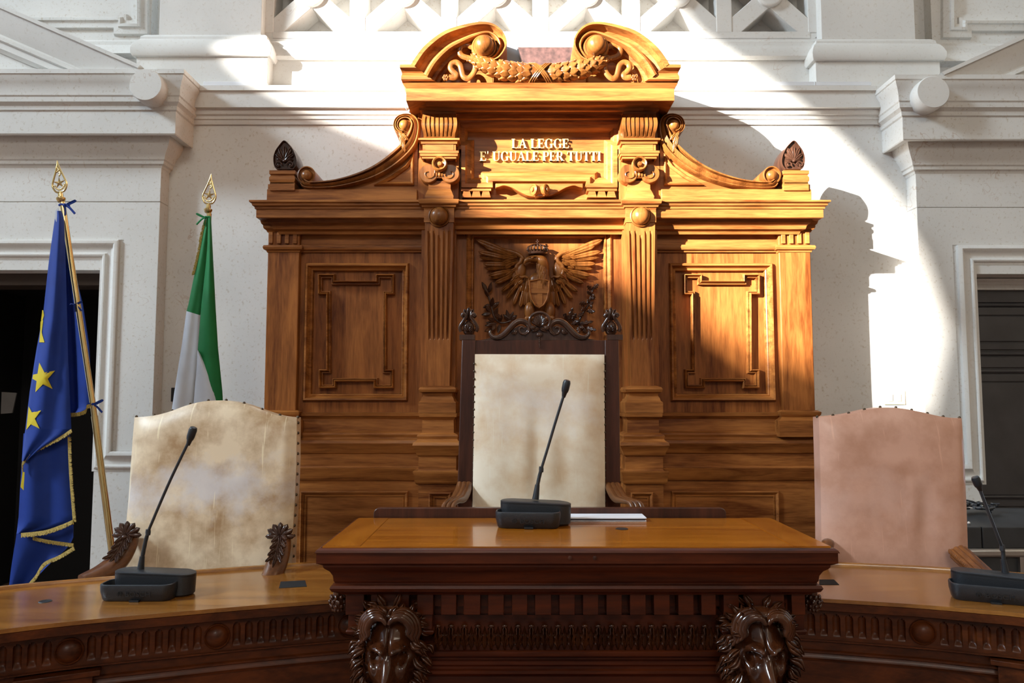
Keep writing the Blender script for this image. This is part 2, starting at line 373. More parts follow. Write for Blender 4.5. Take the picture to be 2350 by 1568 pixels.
WIN = [back_to_wall(*p) for p in SUNPATCH]
def mesh_with_hole(mb, hole):
    # outer rectangle in (Y,Z), hole polygon; ring of quads by angle
    cy = sum(p[0] for p in hole)/len(hole); cz = sum(p[1] for p in hole)/len(hole)
    y0, y1, z0, z1 = RYB, 6.6, 0.0, RZT
    def outer(a):
        dy, dz = math.cos(a), math.sin(a); t = 1e9
        if dy > 1e-9: t = min(t, (y1-cy)/dy)
        if dy < -1e-9: t = min(t, (y0-cy)/dy)
        if dz > 1e-9: t = min(t, (z1-cz)/dz)
        if dz < -1e-9: t = min(t, (z0-cz)/dz)
        return (cy+dy*t, cz+dz*t)
    angs = sorted([(math.atan2(p[1]-cz, p[0]-cy), p) for p in hole])
    for c in ((y0, z0), (y1, z0), (y1, z1), (y0, z1)):
        a = math.atan2(c[1]-cz, c[0]-cy)
        for i in range(len(angs)):
            a0, p0 = angs[i-1]; a1, p1 = angs[i]
            if i == 0: a0 -= 2*PI
            if a0 < a <= a1 or (i == 0 and a > angs[-1][0] and a0 < a-2*PI <= a1):
                aa = a if not (i == 0 and a > angs[-1][0]) else a-2*PI
                t = (aa-a0)/(a1-a0); angs.insert(i, (aa, (p0[0]+(p1[0]-p0[0])*t, p0[1]+(p1[1]-p0[1])*t))); break
        else:
            a0, p0 = angs[-1]; a1, p1 = angs[0]; a1 += 2*PI; t = (a-a0)/(a1-a0)
            angs.append((a, (p0[0]+(p1[0]-p0[0])*t, p0[1]+(p1[1]-p0[1])*t)))
    H = [(RXL, p[0], p[1]) for a, p in angs]; O = [(RXL,)+outer(a) for a, p in angs]
    H.append(H[0]); O.append(O[0])
    H2 = [(RXL-0.02, b, c) for a, b, c in H]; O2 = [(RXL-0.02, b, c) for a, b, c in O]
    mb.grid([O, H, H2, O2])
room()

YW = 4.45
PLX = X(370, 385, 4.35); PRX = X(2099, 400, 4.36)         # pillar edges
def front_wall():
    f = MB()                                             # lower wall between the two pillars
    f.box(PLX-0.02, PRX+0.02, YW, YW+0.2, 0, Z(205, 4.45)); struct('wall_front', f, M['stone'])
    # small string course / ledge
    f = MB()
    f.sweep([(PLX-0.02, 4.45), (PRX+0.05, 4.45)], zf(4.45, [(-0.02, 287), (0.012, 286), (0.018, 281), (0.02, 276), (0.030, 273), (0.030, 266), (0.045, 262), (0.05, 257), (0.05, 250),
                 (0.078, 246), (0.08, 212), (0.095, 207), (0.095, 196), (-0.15, 195)]), 'h')
    struct('trim_1', f, M['stone2'])
    zl = Z(196, 4.355)                                     # top of the ledge
    zt = 5.2
    # pedestals and their shafts, one on each side of the lattice
    for k, (a, b, sa, sb, dz) in enumerate(((312, 614, 365, 600, 0), (1872, 2158, 1885, 2100, 10))):
        f = MB(); Y0 = 4.43
        x0, x1 = X(a, 160, Y0), X(b, 160, Y0)
        f.sweep([(x0, 4.75), (x0, Y0), (x1, Y0), (x1, 4.75)], zf(Y0, [(0, 197), (0, 130+dz), (0.018, 128+dz), (0.028, 120+dz), (0.030, 108+dz), (0.018, 98+dz), (0.006, 92+dz)]) +
                zf(Y0+0.0, [(-0.01, 90+dz), (-0.012, 83+dz), (-0.03, 80+dz)]) , 'h', cap=False)
        x0, x1 = X(sa, 60, Y0+0.03), X(sb, 60, Y0+0.03)
        f.box(x0, x1, Y0+0.03, 4.75, Z(95+dz, Y0+0.03), zt)
        struct('trim_%d' % (2+k), f, M['stone2'], bevel=0.003)
    # base of the lattice
    f = MB(); Y0 = 4.53
    f.sweep([(X(590, 150, Y0), Y0), (X(1890, 150, Y0), Y0)], zf(Y0, [(0, 200), (0, 138), (0.02, 136), (0.035, 128), (0.035, 118), (0.022, 108), (0.012, 104), (0.012, 95), (0.0, 93), (0, 88), (-0.12, 87)]), 'h')
    struct('trim_4', f, M['stone2'])
    # lattice: posts, crossed bars and bosses
    f = MB(); Y0 = 4.53; Y1 = 4.71
    f.box(X(625, 80, Y0), X(1860, 80, Y0), Y0, Y1, Z(90, Y0), Z(72, Y0))
    f.box(X(625, 80, Y0), X(1860, 80, Y0), Y0, Y1, Z(-102, Y0), Z(-120, Y0))
    cxs = [716+210*k for k in range(6)]
    for k in range(7):
        c = 716-105+210*k
        f.box(X(c-18, 0, Y0), X(c+18, 0, Y0), Y0, Y1, Z(75, Y0), Z(-105, Y0))
    for c in cxs:
        m = (c, -10)
        for sx in (-1, 1):
            for sy in (-1, 1):
                e = (c+sx*108, -10+sy*95); L = math.hypot(108, 95); nx, ny = 95/L*20, 108/L*20*sx*sy
                poly = xz([(m[0]-nx, m[1]+ny), (e[0]-nx, e[1]+ny), (e[0]+nx, e[1]-ny), (m[0]+nx, m[1]-ny)], Y0+0.004)
                f.prism(poly, Y0+0.004, Y1)
        p = at(c, -12, Y0); f.lathe([(0.083, -0.06), (0.083, 0.015), (0.076, 0.024), (0, 0.026)], p, 'y', 28)
    struct('trim_5', f, M['stone2'], bevel=0.004)
    f = MB(); f.box(-3.6, 3.9, 4.70, 4.85, zl-0.1, zt); f.box(-3.6, X(345, 110, 4.62), 4.62, 4.71, zl-0.1, zt); f.box(X(2140, 110, 4.62), 3.9, 4.62, 4.71, zl-0.1, zt); struct('wall_upper', f, M['stone'])
    # framed upper panels beyond the pedestals
    f = MB()
    Y0 = 4.62
    prof = [(-0.06, Y0), (-0.055, Y0-0.02), (-0.02, Y0-0.03), (-0.015, Y0-0.04), (0.0, Y0-0.045), (0.01, Y0-0.03), (0.03, Y0-0.028), (0.035, Y0-0.012), (0.06, Y0-0.01), (0.062, Y0+0.01)]
    path = xz([(-260, -200), (322, -200), (322, 62), (284, 62), (284, 48), (-260, 48)], Y0)
    f.sweep(path, prof, 'v')
    path = xz([(2660, 55), (2206, 55), (2206, 70), (2180, 70), (2180, -200), (2660, -200)], Y0)
    f.sweep(path, prof, 'v')
    f.sweep([(-3.6, Y0), (X(345, 110, Y0), Y0)], zf(Y0, [(0.0, 195), (0.04, 135), (0.06, 130), (0.08, 122), (0.06, 112), (0.02, 103), (0.02, 95), (0, 92)]), 'h')
    f.sweep([(X(2140, 110, Y0), Y0), (3.9, Y0)], zf(Y0, [(0.0, 195), (0.04, 155), (0.06, 148), (0.08, 140), (0.06, 130), (0.02, 113), (0.02, 105), (0, 100)]), 'h')
    struct('trim_6', f, M['stone'])
front_wall()

def portico(side):
    s = -1 if side == 'left' else 1
    Y0 = 4.35; XE = PLX if s < 0 else PRX; D = 0 if s < 0 else 13
    far = s*3.9
    # pillar with door opening: door jamb edge
    if s < 0: jx = X(233, 650, Y0); ztop = Z(620, Y0)
    else:     jx = X(2231, 650, Y0); ztop = Z(629, Y0)
    f = MB(); a, b = min(XE, jx), max(XE, jx)
    f.box(a, b, Y0, Y0+0.3, 0, Z(385+D, Y0))
    c, d = min(jx, far), max(jx, far)
    f.box(c, d, Y0, Y0+0.3, ztop, Z(385+D, Y0))
    struct('wall_pillar_'+side, f, M['stone'])
    # thin joint lines as recessed shadows: a dark narrow groove built from two slabs standing 3 mm proud
    f = MB(); zj = Z(467+D-2, Y0); zt_ = Z(385+D, Y0)
    lo, hi = min(XE, far), max(XE, far)
    e0, e1 = (lo, hi+0.004) if s < 0 else (lo-0.004, hi)
    f.box(e0, e1, Y0-0.006, Y0+0.1, zj+0.005, zt_+0.01)
    if s < 0:
        xv = X(279, 700, Y0); f.prism([(lo, Z(551, Y0)), (xv, Z(551, Y0)), (xv, Z(1036, Y0)), (e1, Z(1036, Y0)), (e1, zj), (lo, zj)], Y0-0.006, Y0+0.1)
    else:
        xv = X(2191, 700, Y0); f.prism([(hi, Z(563, Y0)), (xv, Z(563, Y0)), (xv, Z(1064, Y0)), (e0, Z(1064, Y0)), (e0, zj), (hi, zj)], Y0-0.006, Y0+0.1)
    struct('trim_%d' % (7 if s < 0 else 8), f, M['stone'], bevel=0.002)
    # entablature
    ent = [(-0.1, 386), (0.006, 386), (0.012, 380), (0.024, 376), (0.026, 369), (0.034, 365), (0.036, 360), (0.045, 352), (0.065, 338), (0.082, 322), (0.085, 316), (0.085, 312), (0.138, 309), (0.142, 306),
           (0.142, 256), (0.150, 252), (0.152, 243), (0.160, 238), (0.170, 233), (0.172, 222), (0.178, 218), (0.180, 205), (0.192, 188), (0.206, 176), (0.208, 171), (0.214, 168), (0.214, 158), (-0.1, 157)]
    ent = [(dd, py+D) for dd, py in ent]
    path = [(far, Y0), (XE, Y0), (XE, YW+0.1)]
    if s > 0: path = [(XE, YW+0.1), (XE, Y0), (far, Y0)]
    f = MB(); f.sweep(path, zf(Y0, ent), 'h')
    struct('trim_%d' % (9 if s < 0 else 10), f, M['stone'], smooth=30)
    # tympanum and raking cornice with a round end
    f = MB(); YT = 4.235
    if s < 0:
        O = [(-400, -164), (325, 152)]; I = [(-400, -50), (262, 228)]; dc = (335, 195)
        O2 = xz(O, 4.14)
    else:
        O = [(2158, 168), (2750, -102)]; I = [(2222, 240), (2750, 22)]; dc = (2141, 212)
        O2 = xz(O, 4.14)
    Iw = xz(I, 4.20)
    prof = [(0.0, 4.5), (0.0, 4.125), (0.09, 4.125), (0.10, 4.14), (0.25, 4.15), (0.45, 4.165), (0.62, 4.19), (0.66, 4.19), (0.68, 4.175), (0.76, 4.175), (0.78, 4.20), (0.93, 4.20), (0.96, 4.225), (1.0, 4.24), (1.0, 4.5)]
    rows = []
    for (o_, i_) in zip(O2, Iw):
        rows.append([(o_[0]+(i_[0]-o_[0])*t, y, o_[1]+(i_[1]-o_[1])*t) for t, y in prof])
    f.grid(rows); f.f.append(tuple(range(len(f.v)-len(prof), len(f.v)))); f.f.append(tuple(range(len(prof))))
    struct('trim_%d' % (11 if s < 0 else 12), f, M['stone2'], smooth=30)
    f = MB()
    if s < 0: poly = xz([(-400, 240), (-400, -60), (270, 232), (372, 236)], YT+0.02)
    else: poly = xz([(2110, 248), (2210, 244), (2750, 10), (2750, 250)], YT+0.02)
    f.prism(poly, YT+0.02, 4.5); struct('trim_%d' % (13 if s < 0 else 14), f, M['stone'])
    f = MB(); p = at(dc[0], dc[1], 4.10); f.lathe([(0.094, -0.34), (0.094, 0.0), (0.090, 0.006), (0, 0.006)], p, 'y', 48)
    struct('trim_%d' % (15 if s < 0 else 16), f, M['stone2'])
    # architrave round the door, turning outwards at dado height
    f = MB(); Yp = Y0
    pr = [(0.0, Yp+0.02), (0.0, Yp-0.022), (0.012, Yp-0.028), (0.022, Yp-0.030), (0.030, Yp-0.026), (0.040, Yp-0.012), (0.055, Yp-0.004), (0.072, Yp-0.003), (0.078, Yp-0.006), (0.082, Yp-0.016), (0.090, Yp-0.018), (0.098, Yp-0.014), (0.102, Yp-0.004), (0.116, Yp-0.002), (0.118, Yp+0.2)]
    if s < 0:
        xo = X(277, 560, Y0); path = [(far, Z(552, Y0)), (xo, Z(552, Y0)), (xo, Z(1036, Y0)), (XE, Z(1036, Y0))]
    else:
        xo = X(2193, 566, Y0); path = [(XE, Z(1036+30, Y0)), (xo, Z(1036+30, Y0)), (xo, Z(564, Y0)), (far, Z(564, Y0))]
    f.sweep(path, pr, 'v'); struct('trim_%d' % (17 if s < 0 else 18), f, M['stone2'], smooth=30)
    return jx, ztop, far
JL = portico('left'); JR = portico('right')

def doors():
    # left: opening into an unlit room, its darkness painted as black walls
    jx, zt, far = JL
    f = MB()
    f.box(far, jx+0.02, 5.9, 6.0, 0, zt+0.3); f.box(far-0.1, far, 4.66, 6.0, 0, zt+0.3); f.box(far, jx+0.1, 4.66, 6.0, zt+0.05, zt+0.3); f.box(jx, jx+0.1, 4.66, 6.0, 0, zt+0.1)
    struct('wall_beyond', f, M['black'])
    f = MB()
    f.box(far, jx, 4.47, 4.66, Z(655, 4.47), zt+0.02); f.box(jx-0.012, jx+0.02, 4.40, 4.66, 0, zt); pass
    d = struct('door_1', f, M['lintel'], bevel=0.003)
    d.data.materials[0] = M['lintel']
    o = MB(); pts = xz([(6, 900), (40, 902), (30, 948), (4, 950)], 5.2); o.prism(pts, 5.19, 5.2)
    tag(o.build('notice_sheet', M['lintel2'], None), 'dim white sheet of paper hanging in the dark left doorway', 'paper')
    # right: dark panelled door
    jx, zt, far = JR
    f = MB(); f.box(jx, far, 4.50, 4.65, Z(665, 4.50), zt+0.02); f.box(jx-0.02, jx+0.01, 4.36, 4.65, 0, zt)
    f.sweep([(jx, 4.5), (far, 4.5)], zf(4.5, [(0, 655), (0.008, 653), (0.008, 648), (0.02, 645), (0.02, 640), (0, 638)]), 'h')
    struct('trim_19', f, M['stone2'])
    f = MB(); Yd = 4.54
    f.box(jx-0.02, far, Yd, Yd+0.05, 0, Z(660, Yd))
    for y in (700, 852, 812, 1141): 
        f.sweep([(jx, Yd), (far, Yd)], zf(Yd, [(0, y+5), (0.012, y+4), (0.02, y), (0.012, y-4), (0, y-5)]), 'h')
    for y0, y1 in ((665, 695), (706, 724), (727, 784), (789, 803), (820, 844), (860, 876), (880, 1136), (1150, 1162), (1166, 1205)):
        f.box(jx+0.005, far, Yd-0.012, Yd+0.01, Z(y1, Yd), Z(y0, Yd))
    struct('door_2', f, M['doordark'], bevel=0.003)
doors()

def wall_fittings():
    f = thing('light_switch', 'beige two-gang light switch plate on the sunlit wall above the pink chair', 'light switch', at(2053, 912, YW))
    m = MB(); m.pbox(2030, 896, 2077, 929, YW-0.012, YW); m.build('plate', M['plate'], f, bevel=0.002)
    for a in (2040, 2059):
        m = MB(); m.pbox(a, 905, a+9, 921, YW-0.017, YW-0.011); m.build('rocker', M['knob'], f, bevel=0.001)
    m = MB(); m.pbox(392, 890, 412, 922, YW-0.02, YW); tag(m.build('wall_box', M['micl'], None, bevel=0.003), 'small black box on the wall half hidden behind the tricolour flag', 'wall box')
    zl = Z(195, 4.355)
    for (a, b, lab) in ((466, 611, 'white cable trunking on the stone ledge left of the panelling'), (1542, 2000, 'long white cable trunking on the stone ledge right of the panelling')):
        m = MB(); x0, x1 = X(a, 190, 4.36), X(b, 190, 4.36); m.box(x0, x1, 4.362, 4.40, zl, zl+0.024)
        if b > 1900: m.box(x1-0.345, x1-0.34, 4.360, 4.402, zl, zl+0.026)
        tag(m.build('cable_trunking', M['trunk'], None, bevel=0.002), lab, 'cable trunking', 'cable trunking on the ledge')
    m = MB(); m.tube(catmull([at(919, 185, 4.0), at(917, 205, 4.0), at(922, 228, 4.02), at(931, 248, 4.03), at(937, 256, 4.05), at(945, 262, 4.10)], 6), 0.0016, 6)
    tag(m.build('blue_cable', M['cable'], None), 'thin blue cable hanging beside the upper left corner of the panelling', 'cable')
    f = thing('cable_clamp', 'small grey lamp clamp at the upper left of the panelling, where the blue cable ends', 'clamp', at(945, 262, 4.14))
    m = MB(); m.tube([at(938, 254, 4.04), at(956, 262, 4.08)], 0.008, 10); m.build('clamp_body', M['greymetal'], f)
    m = MB(); m.tube([at(952, 256, 4.07), at(957, 276, 4.07)], 0.005, 10); m.build('hinge', M['micl'], f)
wall_fittings()

# ================================================================== THE WOODEN PANELLING BEHIND THE BENCH
YC0 = 4.02
def reredos():
    R = thing('wall_panelling', 'tall carved walnut panelling with scrolled broken pediment and gilt motto behind the bench', 'wooden panelling', (XC, 4.40, 0))
    WX, WZ, CV = M['wx'], M['wz'], M['carve']
    def both(mb, name, m, **k):
        a = mb.build(name, m, R, **k); b = mb.build(name, m, R, mirror=XC, **k); return a, b
    XL = X(612, 760, 4.04)
    # carcass ------------------------------------------------------
    f = MB(); f.box(XL+0.005, 2*XC-XL-0.005, 4.10, 4.445, 0.0, Z(470, 4.10)); f.build('carcass', WZ, R)
    # wing panels ---------------------------------------------------
    f = MB()
    Yp = 4.068
    x0, x1 = X(683, 760, Yp), X(975, 760, Yp)
    # framing boards around the panel (stiles, rails) standing proud of the field
    fx0, fx1 = X(699, 760, Yp), X(938, 760, Yp); zt, zb = Z(605, Yp), Z(921, Yp)
    f.box(x0-0.02, fx0, Yp, 4.11, Z(955, Yp), Z(540, Yp)); f.box(fx1, x1+0.02, Yp, 4.11, Z(955, Yp), Z(540, Yp))
    f.box(fx0, fx1, Yp, 4.11, zt, Z(540, Yp)); f.box(fx0, fx1, Yp, 4.11, Z(955, Yp), zb)
    both(f, 'panel_frame', WZ)
    f = MB()
    f.sweep([(fx0, zt), (fx1, zt), (fx1, zb), (fx0, zb)], [(0.0, Yp+0.01), (0.0, Yp-0.014), (0.007, Yp-0.024), (0.015, Yp-0.022), (0.019, Yp-0.008), (0.028, Yp+0.004), (0.032, Yp+0.002), (0.038, Yp+0.006), (0.041, Yp+0.022), (0.042, Yp+0.05)], 'v', closed=True)
    both(f, 'panel_moulding', WX)
    f = MB(); f.box(fx0, fx1, 4.097, 4.12, zb, zt); both(f, 'panel_field', WZ)
    pts = [(731,630),(770,630),(770,645),(863,645),(863,630),(906,630),(906,677),(888,677),(888,848),(904,848),(904,892),(858,892),(858,877),(772,877),(772,892),(733,892),(733,848),(750,848),(750,677),(731,677)]
    f = MB(); f.sweep(xz(pts, 4.08), [(0, 4.1), (0, 4.072), (0.002, 4.060), (0.006, 4.056), (0.009, 4.064), (0.014, 4.080), (0.016, 4.072), (0.020, 4.072), (0.022, 4.086), (0.023, 4.1)], 'v', closed=True)
    both(f, 'stepped_moulding', WX)
    # frieze & architrave line over the wing
    f = MB(); Y0 = 4.062
    f.box(x0-0.02, x1+0.02, Y0, 4.11, Z(570, Y0), Z(520, Y0))
    f.sweep([(x0-0.02, Y0), (x1+0.01, Y0)], zf(Y0, [(-0.02, 580), (0.008, 579), (0.010, 575), (0.022, 573), (0.026, 567), (0.022, 562), (-0.02, 561)]), 'h')
    both(f, 'frieze', WX)
    # end pilasters ---------------------------------------------------
    f = MB(); Y0 = 4.03; xa, xb = X(610, 760, Y0), X(683, 760, Y0)
    f.box(xa, xb, Y0, 4.44, Z(960, Y0), Z(530, Y0)); a, b = both(f, 'end_pilaster', WZ, bevel=0.004)
    f = MB()
    f.sweep([(xa, 4.3), (xa, Y0), (xb, Y0), (xb, 4.12)], zf(Y0, [(-0.01, 580), (0.004, 579), (0.006, 575), (0.018, 572), (0.022, 567), (0.018, 563), (-0.01, 562)]), 'h')
    f.sweep([(xa, 4.3), (xa, Y0), (xb, Y0), (xb, 4.12)], zf(Y0, [(-0.01, 534), (0.004, 533), (0.008, 529), (0.018, 525), (0.022, 521), (0.022, 517), (0.030, 513), (0.034, 507), (0.034, 500), (-0.01, 500)]), 'h')
    both(f, 'capital', WX)
    f = MB(); w_ = xb-xa
    for k in range(4):
        a0 = xa + w_*(0.04+0.255*k); f.box(a0, a0+w_*0.13, Y0-0.012, Y0, Z(560, Y0), Z(534, Y0))
    both(f, 'capital_fluting', WX, bevel=0.002)
    f = MB(); f.sweep([(xa, 4.3), (xa, Y0), (xb, Y0), (xb, 4.12)], zf(Y0, [(-0.01, 1003), (0.035, 1003), (0.035, 966), (0.022, 962), (0.012, 957), (0.022, 952), (0.024, 946), (0.008, 942), (-0.01, 941)]), 'h')
    both(f, 'pilaster_base', WX)
    # main cornice ---------------------------------------------------
    c = [(-0.05, 538), (0.005, 538), (0.01, 531), (0.03, 526), (0.035, 518), (0.052, 511), (0.058, 503), (0.095, 501), (0.10, 499), (0.10, 481), (0.107, 479), (0.107, 475), (0.118, 471), (0.118, 467), (0.13, 463), (0.13, 459), (-0.05, 458)]
    e = X(588, 490, 3.92)+0.10; p0, p1 = X(973, 480, 3.87), X(1041, 480, 3.87)
    half = [(e, 4.44), (e, YC0)]
    path = half + [(2*XC-a, b) for a, b in reversed(half)]
    f = MB(); f.sweep(path, zf(YC0, c), 'h', cap=False); f.build('main_cornice', WX, R, smooth=30)
    f = MB(); Yk = 3.895; k0, k1 = X(974, 470, Yk), X(1041, 470, Yk)
    f.sweep([(k0, 4.2), (k0, Yk), (k1, Yk), (k1, 4.2)], zf(Yk, [(-0.02, 481), (0.002, 480), (0.004, 477), (0.012, 475), (0.014, 471), (0.026, 467), (0.028, 462), (0.030, 459), (0.030, 457), (-0.02, 456)]), 'h'); both(f, 'pilaster_cap', WX, smooth=30)
    # blocking course above it
    f = MB(); Y0 = 4.0
    f.box(X(612, 445, Y0), X(957, 445, Y0), Y0, 4.40, Z(460, Y0), Z(434, Y0))
    both(f, 'blocking_course', WX, bevel=0.003)
    # plinth for the finials
    f = MB(); Y0 = 3.99
    f.pbox(619, 419, 676, 437, Y0, 4.30); f.pbox(615, 423, 640, 437, Y0+0.02, 4.34)
    f.sweep([(X(621, 405, Y0), 4.25), (X(621, 405, Y0), Y0), (X(675, 405, Y0), Y0), (X(675, 405, Y0), 4.25)], zf(Y0, [(0, 421), (0.0, 419), (0.006, 414), (0.006, 407), (0.0, 403), (0.001, 401), (0.006, 399), (0.006, 391), (-0.06, 390)]), 'h')
    both(f, 'finial_plinth', WX)
    # palmette finials
    def finial():
        O = [(640, 390), (630, 384), (627, 365), (631, 348), (641, 333), (652, 322), (664, 331), (675, 346), (682, 366), (681, 380), (674, 390)]
        f = MB(); Y0 = 4.0
        oo = [(a.x, a.y) for a in catmull([(p[0], p[1]) for p in [(a, b) for a, b in O]], 4)]
        o1 = xz(oo, Y0); cxx = sum(p[0] for p in o1)/len(o1); czz = sum(p[1] for p in o1)/len(o1)
        def sc(k): return [(cxx+(a-cxx)*k, czz+(b-czz)*k) for a, b in o1]
        rows = [[(a, y, b) for a, b in sc(k)] for k, y in ((0.93, Y0+0.14), (1.0, Y0+0.08), (1.0, Y0), (0.97, Y0-0.006), (0.93, Y0-0.006), (0.89, Y0+0.004), (0.86, Y0+0.008))]
        f.grid(rows, wrap=True); n = len(o1)
        f.f.append(tuple(range(n))); f.f.append(tuple(len(f.v)-n+i for i in range(n)))
        b0 = at(653, 370, Y0)
        for ang, L, wd in ((0, .085, .026), (-24, .082, .024), (24, .082, .024), (-50, .065, .022), (50, .065, .022), (-78, .045, .018), (78, .048, .018)):
            a = math.radians(ang); t = b0+Vector((math.sin(a)*L, 0, math.cos(a)*L)); f.leaf(b0, t, wd, 0.010, shape='feather', groove=0.7)
        for sx in (-1, 1):
            cpt = at(653+sx*14, 379, Y0)
            f.tube([cpt+Vector((sx*-math.cos(t)*r, -0.006, math.sin(t)*r)) for t, r in [(k*0.45, 0.021-0.0012*k) for k in range(15)]], 0.0042, 6)
            f.ell(cpt+Vector((0, -0.004, 0)), 0.006, 0.006, 0.006, 8, 6)
        f.ell(b0+Vector((0, -0.004, 0)), 0.010, 0.008, 0.008, 10, 6)
        return f
    both(finial(), 'palmette_finial', M['dark'])
    # sweeping side scrolls ---------------------------------------------------
    f = MB()
    Oc = [(690,424),(704,433),(771,432),(845,415),(894,392),(931,364),(955,334),(963,300),(960,275),(946,263),(925,262),(908,271),(902,288),(908,303),(922,310)]
    Ic = [(700,412),(716,418),(771,413),(830,395),(876,370),(918,334),(937,306),(944,288),(943,281),(938,274),(928,272),(918,277),(913,288),(917,297),(925,301)]
    Os = catmull([(a, b, 0) for a, b in Oc], 5); Is = catmull([(a, b, 0) for a, b in Ic], 5)
    prof = [(0, 4.34), (0, 4.0), (0.12, 3.985), (0.2, 3.985), (0.28, 4.0), (0.45, 3.985), (0.62, 3.98), (0.72, 4.005), (0.82, 4.01), (0.86, 3.985), (1.0, 3.985), (1.0, 4.34)]
    rows = []
    for o_, i_ in zip(Os, Is):
        row = []
        for t, y in prof:
            q = o_+(i_-o_)*t; v = at(q.x, q.y, 4.0); row.append((v.x, y, v.z))
        rows.append(row)
    f.grid(rows)
    for (cx_, cy_, r1, r2) in ((928, 288, 0.050, 0.031),):
        p = at(cx_, cy_, 4.0); f.lathe([(r1, -0.30), (r1, -0.012), (r2*1.25, -0.006), (r2, 0.0), (r2*0.9, 0.012), (r2*0.6, 0.024), (0.0, 0.030)], p, 'y', 28)
    p = at(704, 403, 4.0); f.lathe([(0.046, -0.30), (0.050, -0.28), (0.050, 0.010), (0.044, 0.012), (0.041, 0.0), (0.030, -0.004), (0.029, 0.008), (0.022, 0.020), (0, 0.026)], p, 'y', 32)
    both(f, 'sweeping_scroll', CV, smooth=45)
    # acanthus under the big scroll
    f = MB()
    for k, (a, b, c2, d) in enumerate(((915, 300, 930, 330), (922, 305, 937, 322), (918, 308, 926, 345), (925, 320, 930, 350))):
        f.leaf(at(a, b, 3.99), at(c2, d, 3.99), 0.03, 0.012, shape='lobe')
    both(f, 'scroll_leaf', CV)
    # board behind the scroll + triangular panel
    f = MB()
    cut = [(v.x, v.y) for v in Os[5:37]]
    poly = xz([(704, 436)] + cut + [(958, 436)], 4.03); f.prism(poly, 4.03, 4.33); both(f, 'scroll_backboard', WX)
    f = MB(); tri = xz([(950, 352), (950, 425), (858, 425), (900, 402), (930, 380)], 4.02)
    f.sweep(tri, [(0, 4.035), (0, 4.015), (0.006, 4.008), (0.012, 4.014), (0.018, 4.018), (0.02, 4.035)], 'v', closed=True); both(f, 'triangular_moulding', WX)
    # piers flanking the motto ---------------------------------------------------
    f = MB(); Y0 = 4.03; pa, pb = X(958, 350, Y0), X(1053, 350, Y0)
    f.box(pa, pb, Y0, 4.40, Z(460, Y0), Z(225, Y0)); both(f, 'upper_pier', WZ, bevel=0.002)
    # fluted bulging console
    f = MB(); Y0 = 3.97; n = 113; rows = []
    for j in range(15):
        t = j/14; py = 262+56*t; hw = 36+5*math.sin(PI*min(1, t*1.1+0.1)); row = []
        bulge = 0.045*math.sin(PI*min(1.0, 0.15+t*0.85))
        for i in range(n):
            q = 2*i/(n-1)-1; g = 0.0
            for k in range(7):
                dx = abs(q-(-0.76+k*0.2533))
                if dx < 0.034 and 0.10 < t < 0.90: g = 0.012
            v = at(1008+q*hw, py, Y0-bulge); row.append((v.x, Y0-bulge+g, v.z))
        rows.append(row)
    f.grid(rows)
    f.grid([[r[0] for r in rows], [(r[0][0], 4.05, r[0][2]) for r in rows]]); f.grid([[r[-1] for r in rows], [(r[-1][0], 4.05, r[-1][2]) for r in rows]])
    f.grid([rows[0], [(a[0], 4.05, a[2]) for a in rows[0]]]); f.grid([rows[-1], [(a[0], 4.05, a[2]) for a in rows[-1]]])
    both(f, 'fluted_console', CV, smooth=25)
    f = MB(); Y0 = 3.98
    f.sweep([(X(970, 320, Y0), 4.05), (X(970, 320, Y0), Y0), (X(1046, 320, Y0), Y0), (X(1046, 320, Y0), 4.05)], zf(Y0, [(0, 349), (0.0, 334), (0.0, 331), (0.008, 330), (0.008, 326), (0.012, 323), (0.022, 321), (0.022, 317), (0, 316)]), 'h')
    f.pbox(976, 331, 1041, 362, Y0-0.002, 4.05)
    f.sweep([(X(972, 355, Y0), 4.05), (X(972, 355, Y0), Y0), (X(1044, 355, Y0), Y0), (X(1044, 355, Y0), 4.05)], zf(Y0, [(0, 366), (0.008, 364), (0.008, 360), (0.016, 358), (0.018, 352), (0.022, 351), (0.022, 346), (0, 345)]), 'h')
    both(f, 'console_block', WX)
    # bed moulding over the console
    f = MB(); Y0 = 3.98; a0, a1 = X(972, 250, Y0), X(1044, 250, Y0)
    f.sweep([(a0, 4.05), (a0, Y0), (a1, Y0), (a1, 4.05)], zf(Y0, [(0, 262), (0.005, 262), (0.008, 256), (0.02, 253), (0.022, 248), (0.04, 243), (0.05, 236), (0.05, 231), (0, 231)]), 'h'); both(f, 'console_cap', WX)
    # Ionic volutes with ring
    f = MB(); Y0 = 3.96
    for sx in (-1, 1):
        c0 = at(1008+sx*25, 398, Y0); f.lathe([(0.050, -0.08), (0.052, -0.005), (0.048, 0.0), (0, 0.0)], c0, 'y', 30)
        pts = [c0+Vector((sx*-math.cos(t)*r, -0.003, math.sin(t)*r)) for t, r in [(1.2-k*0.35, 0.044-0.0022*k) for k in range(17)]]
        f.tube(pts, 0.0035, 6)
    f.pbox(984, 381, 1034, 408, Y0+0.002, 4.05)
    for k in range(5):
        f.ell(at(996+k*6.4, 401, Y0), 0.006 if k != 2 else 0.010, 0.010, 0.014, 10, 6)
    f.lathe([(0.041, -0.02), (0.041, 0.016), (0.036, 0.022), (0.029, 0.018), (0.027, 0.0), (0.018, -0.004), (0.012, 0.004), (0.011, 0.014), (0, 0.016)], at(1009, 377, Y0-0.02), 'y', 32)
    both(f, 'volute_capital', CV, smooth=40)
    f = MB(); Y0 = 3.985
    f.pbox(983, 415, 1034, 437, Y0, 4.05)
